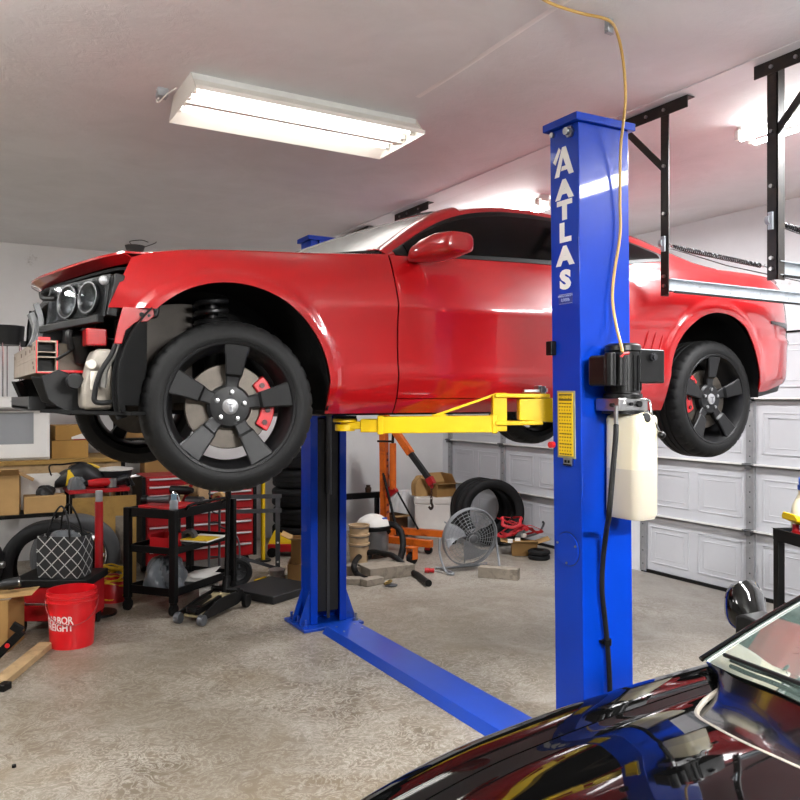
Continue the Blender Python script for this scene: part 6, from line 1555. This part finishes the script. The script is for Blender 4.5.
# engine hoist
hb = W(385,8.85); hdir = Vector((.363,-.59,0)).normalized(); hang = math.atan2(hdir.y,hdir.x)
eh = thing('engine_hoist', 'orange engine hoist with lowered boom behind the yellow lift arm', 'engine hoist', hb, hang)
b = MB(); b.bar((0,0,.10),(-.02,0,1.50),.09,.075); b.build('mast', M_ORG, eh, local=True, bev=.005)
b = MB(); b.box((-.08,-.36,.07),(.04,.36,.15)); b.build('rear_beam', M_ORG, eh, local=True, bev=.005)
for s in (-1,1):
    b = MB(); b.bar((.0,s*.27,.11),(.74,s*.31,.11),.075,.075); b.build('leg', M_ORG, eh, local=True, bev=.005)
    for x, y in ((.70,s*.305),(-.03,s*.31)):
        b = MB(); b.cyl((x,y-.018,.042),(x,y+.018,.042),.042,n=20); cas = b.build('caster', M_BLACKP, eh, local=True)
        b = MB(); b.box((x-.03,y-.025,.045),(x+.03,y-.02,.08)); b.box((x-.03,y+.02,.045),(x+.03,y+.025,.08)); b.build('caster_fork', M_REDT, cas, local=True)
    b = MB(); b.bar((.0,s*.04,.80),(.30,s*.24,.15),.022,.022); b.build('strut', M_BLK, eh, local=True)
b = MB(); b.bar((-.02,0,1.47),(.33,0,1.03),.075,.075); b.build('boom', M_ORG, eh, local=True, bev=.004)
b = MB(); b.bar((.30,0,1.067),(.575,0,.74),.058,.058); b.build('boom_extension', M_DGREY, eh, local=True, bev=.004)
b = MB(); b.bar((.555,0,.775),(.60,0,.70),.075,.075); b.cyl((.59,0,.70),(.59,0,.66),.02,n=12); b.build('boom_head', M_REDT, eh, local=True, bev=.004)
for k in range(5):
    b = MB(); c_ = Vector((.585,0,.66-.028*k)); a = PI/2*(k%2)
    b.tube([c_+Vector((.011*cos(g)*cos(a),.011*cos(g)*sin(a),.02*sin(g))) for g in [2*PI*i/12 for i in range(12)]],.004,6,closed=True); b.build('chain_link', mat('rusty_chain','#4a2a20',.6,.4), eh, local=True)
b = MB(); b.tube(spline([(.585,0,.54),(.585,0,.50),(.60,0,.46),(.58,0,.43),(.555,0,.455)],6),[.014]*25,10); b.build('hook', mat('dark_hook','#3b2f27',.5,.5), eh, local=True)
b = MB(); b.cyl((.10,0,.62),(.10,0,1.14),.040,n=20); b.build('ram_body', M_ORG, eh, local=True, bev=.004)
b = MB(); b.cyl((.10,0,1.14),(.11,0,1.33),.016,n=14); b.build('ram_rod', M_BLK, eh, local=True)
b = MB(); b.bar((.02,0,.55),(.13,0,.64),.06,.10); b.build('ram_bracket', M_REDT, eh, local=True)
b = MB(); b.tube([(.10,.0,1.16),(.02,-.20,1.17)],.012,8); b.build('pump_handle', M_BLK, eh, local=True)
b = MB()
for z, w in ((1.02,.03),(.95,.04),(.88,.03),(.44,.05),(.36,.05)): b.box((.0385,-.03,z-.015),(.0400,-.03+w,z+.015))
b.split('warning_decal', mat('dark_red_decal','#6b1a14',.5), eh, local=True)
# low black rail by the back wall with a brown jar, white plastic heap
rl = thing('low_rack', 'low black rail rack along the back wall behind the shop vacuum', 'rack', (4.05,8.45,0))
b = MB(); b.box((3.86,8.40,.43),(4.58,8.46,.50)); b.build('rail', M_BLK, rl)
for x in (3.90,4.52): b = MB(); b.box((x,8.40,0),(x+.04,8.46,.43)); b.build('leg', M_BLK, rl)
q = thing('brown_jar', 'small brown jar on the low black rail', 'jar', (4.42,8.43,.501))
b = MB(); b.lathe([(0,0),(.035,0),(.04,.05),(.025,.07),(.028,.09),(0,.09)], 20); b.build('jar', mat('brown_glass','#5a4330',.3), q, local=True, ang=40)
o = blob('plastic_heap', W(406,9.8), (.42,.32,.50), mat('white_plastic_film','#cfcfcf',.4,var=.05), 'white plastic sheeting heaped between hoist and foam box', 'plastic sheeting', 31, .2, .3)
carton('brown_crate', tuple(W(394,9.35)), .1, (.22,.26,.26), 'dark brown box on the floor behind the hoist mast', mat('dark_brown_box','#5a4028',.7,var=.1), flaps=(('f',95,.08),))
# foam box with cartons on top
fb_ = W(433,9.35); FA_ = rad(-34)
q = thing('foam_box', 'white foam shipping box on the floor below an open carton', 'box', fb_, FA_)
b = MB(); b.box((-.21,-.19,0),(.21,.19,.40)); b.build('box', M_WHTP, q, local=True, bev=.008)
b = MB(); b.box((-.215,-.195,.405),(.215,.195,.475)); b.build('foam_lid', M_WHTP, q, local=True, bev=.008)
cq = fb_+Vector((.10*cos(FA_),.10*sin(FA_),.477)); carton('cardboard_box', tuple(cq+Vector((.02,.04,0))), FA_+.55, (.26,.26,.15), 'open cardboard box with raised flaps on the white foam box', M_CARD, flaps=(('l',60,.13),('r',-25,.13),('b',20,.12),('f',80,.07)))
o = blob('kraft_paper', fb_+Vector((-.14*cos(FA_)+.02,-.14*sin(FA_)+.05,.477)), (.20,.20,.24), M_CARDL, 'crumpled brown kraft paper at the left end of the foam box lid', 'paper', 41, .22)
# leaning tyres
t1 = W(491,8.75); loose_tyre((t1.x,t1.y,.372), .368, .22, .262, 'big tyre standing upright in front of the garage door behind the fan', face_cam(t1,.28,.10))
t2 = W(481,9.12); loose_tyre((t2.x,t2.y,.365), .355, .22, .25, 'second tyre standing behind the big one by the garage door', face_cam(t2,.35,.05))
# drum fan
fp_ = W(468,7.5); fn = thing('drum_fan', 'grey metal floor fan with round wire guard facing out', 'fan', fp_, rad(-8))
RFn = .278; zc_ = .318; Mf = Matrix.Translation((0,-.06,zc_)) @ Matrix.Rotation(rad(8),4,'X') @ Matrix.Rotation(PI/2,4,'X')
M_FAN = mat('fan_grey','#8d9093',.4,.4)
b = MB()
for k in range(9):
    r_ = RFn*(.16+.84*k/8); b2 = MB(); b2.tube([(r_*cos(2*PI*i/48),r_*sin(2*PI*i/48),.06*(1-(r_/RFn)**2)) for i in range(48)],.0022,6,closed=True); b.add(b2.v,b2.f,0,Mf)
for k in range(28):
    a = 2*PI*k/28; b2 = MB(); b2.tube([(r_*cos(a),r_*sin(a),.06*(1-(r_/RFn)**2)) for r_ in (.045,.12,.2,RFn)],.0016,5); b.add(b2.v,b2.f,0,Mf)
b.build('wire_guard', M_FAN, fn, local=True)
b = MB(); b.lathe([(RFn-.004,-.045),(RFn+.006,-.045),(RFn+.009,-.02),(RFn+.006,.004),(RFn-.002,.006),(RFn-.004,0)], 64, M=Mf); b.build('drum', M_FAN, fn, local=True, ang=35)
b = MB(); b.lathe([(0,.066),(.03,.064),(.042,.055),(.042,.048),(0,.048)], 28, M=Mf); b.build('badge', M_GREY, fn, local=True)
b = MB(); b.lathe([(0,-.01),(.045,-.015),(.05,-.10),(0,-.11)], 24, M=Mf); b.build('motor', M_DGREY, fn, local=True)
for k in range(3):
    a0 = 2*PI*k/3+.5; b = MB()
    def bl_(r, t): 
        w = lerp(.35,.55,r); g = a0+(t-.5)*2*w*.9+.5*r; rr_ = lerp(.04,RFn-.03,r); return Mf @ Vector((rr_*cos(g),rr_*sin(g),-.05+.07*(t-.5)))
    b.grid(bl_, 8, 10); b.build('blade', mat('fan_blade','#9b9da0',.35,.6), fn, local=True, solid=.003)
for k in range(3): 
    a = PI/6+2*PI*k/3; b = MB(); b.add([],[]); b2 = MB(); b2.bar((.04*cos(a),.04*sin(a),-.10),(RFn*cos(a),RFn*sin(a),-.10),.012,.008); b.add(b2.v,b2.f,0,Mf); b.build('motor_bracket', M_FAN, fn, local=True)
for s in (-1,1): b = MB(); b.tube(spline([(s*(RFn+.02),0,zc_),(s*(RFn+.03),-.02,.18),(s*(RFn+.01),-.10,.035),(s*(RFn-.02),-.17,.012),(s*(RFn-.06),-.12,.012),(s*(RFn-.05),.10,.012),(s*(RFn+.0),.14,.012)],6),.011,10); b.build('stand_tube', M_FAN, fn, local=True)
b = MB(); b.tube([(-RFn+.05,.10,.012),(RFn-.05,.10,.012)],.011,10); b.build('stand_crossbar', M_FAN, fn, local=True)
# box with red straps, rings, drywall things
bx = W(524,8.25); q = carton('cardboard_box', (bx.x,bx.y,0), -.6, (.26,.22,.13), 'low open cardboard box under the tangle of red straps', M_CARD, flaps=(('f',70,.14),('r',72,.14),('l',80,.12)))
rsx = thing('ratchet_straps', 'tangle of red ratchet straps heaped on the low cardboard box', 'straps', (bx.x,bx.y,.13))
rnd = random.Random(8)
for k in range(7):
    cx_ = rnd.uniform(-.20,.06); cy_ = rnd.uniform(-.06,.06); ph = rnd.uniform(0,6); b = MB(); pts = []
    for i in range(9):
        g = ph+i*.75; pts.append(Vector((cx_+.13*cos(g)*(1 if i%2 else .7), cy_+.07*sin(g), .05+.025*k%.13+.045*(1+sin(g*1.3+k)))))
    b.tube(spline(pts,6), .016, 8, flat=.25); ok_ = b.build('strap', mat('red_webbing','#b01620',.6), rsx, local=True); ok_.rotation_euler = (0,0,rad(-30))
for x,y,z in ((-.15,-.08,.05),(-.05,-.06,.08),(-.20,-.02,.03)):
    b = MB(); b.cbox((x,y,z),(.05,.03,.035),rz=.4+x*5); b.build('white_tag', M_PAPER, rsx, local=True)
b = MB(); b.tube(spline([(.0,-.02,.06),(.08,-.04,.07),(.16,-.06,.10),(.20,-.08,.18),(.185,-.08,.21)],6),.012,8); b.build('ratchet_hook', M_GREY, rsx, local=True)
for k in range(2):
    rq_ = W(539,8.0); b = MB(); b.lathe([(.055,.0),(.10,.0),(.112,.012),(.112,.036),(.10,.046),(.055,.046)], 40, closed=True); o = b.build('rubber_ring', M_TYRE2, None, ang=40); o.location = (rq_.x,rq_.y,.048*k); tag(o, ['lower','upper'][k]+' of two black rubber rings stacked right of the cardboard box', 'ring', 'black rubber rings on the floor')
sd = W(432,7.35); q = thing('red_grip_driver', 'stubby red-handled driver lying on the floor left of the fan', 'screwdriver', (sd.x,sd.y,0), rad(-30))
b = MB(); b.tube([(-.07,0,.025),(-.03,0,.025),(-.02,0,.025),(.02,0,.025)],[.024,.025,.018,.022],14); b.build('grip', M_REDP, q, local=True)
b = MB(); b.cyl((.02,0,.025),(.10,0,.014),.006,n=8); b.build('shaft', M_STEEL, q, local=True)
oc = W(412,7.75); q = thing('orange_caster', 'loose orange caster wheel standing by the black hose', 'caster', (oc.x,oc.y,0), rad(20))
b = MB(); b.cyl((0,-.03,.06),(0,.03,.06),.06,n=24); b.build('wheel', M_TYRE2, q, local=True, bev=.008)
b = MB(); b.box((-.04,-.045,.05),(.04,-.035,.16)); b.box((-.04,.035,.05),(.04,.045,.16)); b.box((-.045,-.05,.16),(.045,.05,.172)); b.build('fork', M_ORG, q, local=True, bev=.003)
# ================= right: plastic cart with bottles ==========================================
rcx, rcy = 4.70, 2.79; RA_ = rad(-22)
q = thing('plastic_cart', 'black plastic tray cart by the garage door at the right edge', 'cart', (rcx,rcy,0), RA_)
for z in (.20,.755):
    b = MB(); e = .018; w, d, h = .58,.42,.075
    b.box((-w/2,-d/2,z),(w/2,d/2,z+e)); b.box((-w/2,-d/2,z),(w/2,-d/2+e,z+h)); b.box((-w/2,d/2-e,z),(w/2,d/2,z+h)); b.box((-w/2,-d/2,z),(-w/2+e,d/2,z+h)); b.box((w/2-e,-d/2,z),(w/2,d/2,z+h)); b.build('tray', M_BLACKP, q, local=True, bev=.008)
for x in (-.265,.265):
    for y in (-.185,.185):
        b = MB(); b.box((x-.025,y-.025,.07),(x+.025,y+.025,.756)); b.build('leg', M_BLACKP, q, local=True, bev=.006)
        b = MB(); b.cyl((x-.014,y,.04),(x+.014,y,.04),.04,n=16); b.bar((x,y,.05),(x,y,.072),.03,.03); b.build('caster', M_BLACKP, q, local=True)
def RP(px, py, d): return dep(px,py,d)
zt2 = .774
def on_cart(px, d): p = W(px, d); return Vector((p.x,p.y,zt2))
sp_ = on_cart(801.5,5.02); q = thing('spray_bottle', 'cream spray bottle with blue trigger on the black plastic cart', 'spray bottle', sp_, rad(35))
b = MB(); b.lathe([(0,0),(.052,0),(.056,.01),(.056,.12),(.050,.16),(.030,.20),(.018,.225),(.017,.25),(0,.25)], 28); b.build('bottle', mat('cream_bottle','#d8ccae',.35,var=.04), q, local=True, ang=40); q.scale = (1.08,1.08,1.16)
b = MB(); b.cyl((0,0,.245),(0,0,.275),.022,n=18); b.box((-.06,-.016,.275),(.035,.016,.315)); b.cyl((-.06,0,.298),(-.075,0,.298),.011,n=12); sh_ = b.build('trigger_head', mat('blue_sprayer','#1f4fb4',.35), q, local=True, bev=.005)
b = MB(); b.bar((-.035,0,.278),(-.055,0,.235),.016,.010); b.build('trigger', mat('blue_sprayer','#1f4fb4',.35), sh_, local=True)
q = thing('red_capped_bottle', 'small bottle with red cap in front of the spray bottle', 'bottle', on_cart(796,4.80))
b = MB(); b.lathe([(0,0),(.028,0),(.03,.05),(.02,.06),(0,.06)], 20); b.build('bottle', M_REDP, q, local=True, ang=40)
b = MB(); b.lathe([(0,.06),(.022,.06),(.02,.10),(0,.102)], 20); b.build('cap', M_REDP, q, local=True)
q = thing('yellow_cloth', 'folded yellow cloth lying over the edge of the black plastic cart', 'cloth', on_cart(807,4.74)+Vector((0,0,.062)), rad(-22))
b = MB(); b.loft([[Vector((x,y,max(-.02,h+dz))) for y,dz in ((-.07,0),(.07,.0),(.075,.02),(.06,.045),(-.05,.04),(-.075,.02))] for x,h in ((-.12,.075),(-.10,.07),(-.03,.04),(.05,.01),(.14,.0))]); b.build('cloth', M_YELP, q, local=True, bev=.006)
q = thing('blue_cloth', 'pale blue cloth behind the yellow cloth on the black cart', 'cloth', on_cart(806,4.92)+Vector((0,0,.0)))
b = MB(); b.grid(lambda a,t: S2W(lerp(-.06,.10,a), lerp(-.06,.06,t))+Vector((0,0,.012+.07*sin(PI*a)*(.6+.4*t))), 8, 6); b.build('cloth', mat('pale_blue_cloth','#7fa6d6',.7), q, local=True, solid=.012)
EXPO = 0.8
# ================================================================== CAMERA AND LOOK
cd = bpy.data.cameras.new('camera'); cam = bpy.data.objects.new('camera', cd); COL.objects.link(cam)
cd.sensor_width = 36; cd.lens = FPX*36/800; cd.shift_y = -(CY-400)/800*-1*-1 if False else 0
cam.location = (0,0,HC); cam.rotation_euler = (rad(90), 0, -YAW)
cd.shift_y = (398-400)/800
cd.clip_start = .05
scene.camera = cam
w = bpy.data.worlds.new('dim_garage_air'); scene.world = w; w.use_nodes = True
w.node_tree.nodes['Background'].inputs[0].default_value = (.9,.95,1,1); w.node_tree.nodes['Background'].inputs[1].default_value = .25
vs = scene.view_settings; vs.view_transform = 'Standard'; vs.look = 'None'; vs.gamma = 1; vs.use_curve_mapping = False; vs.exposure = EXPO
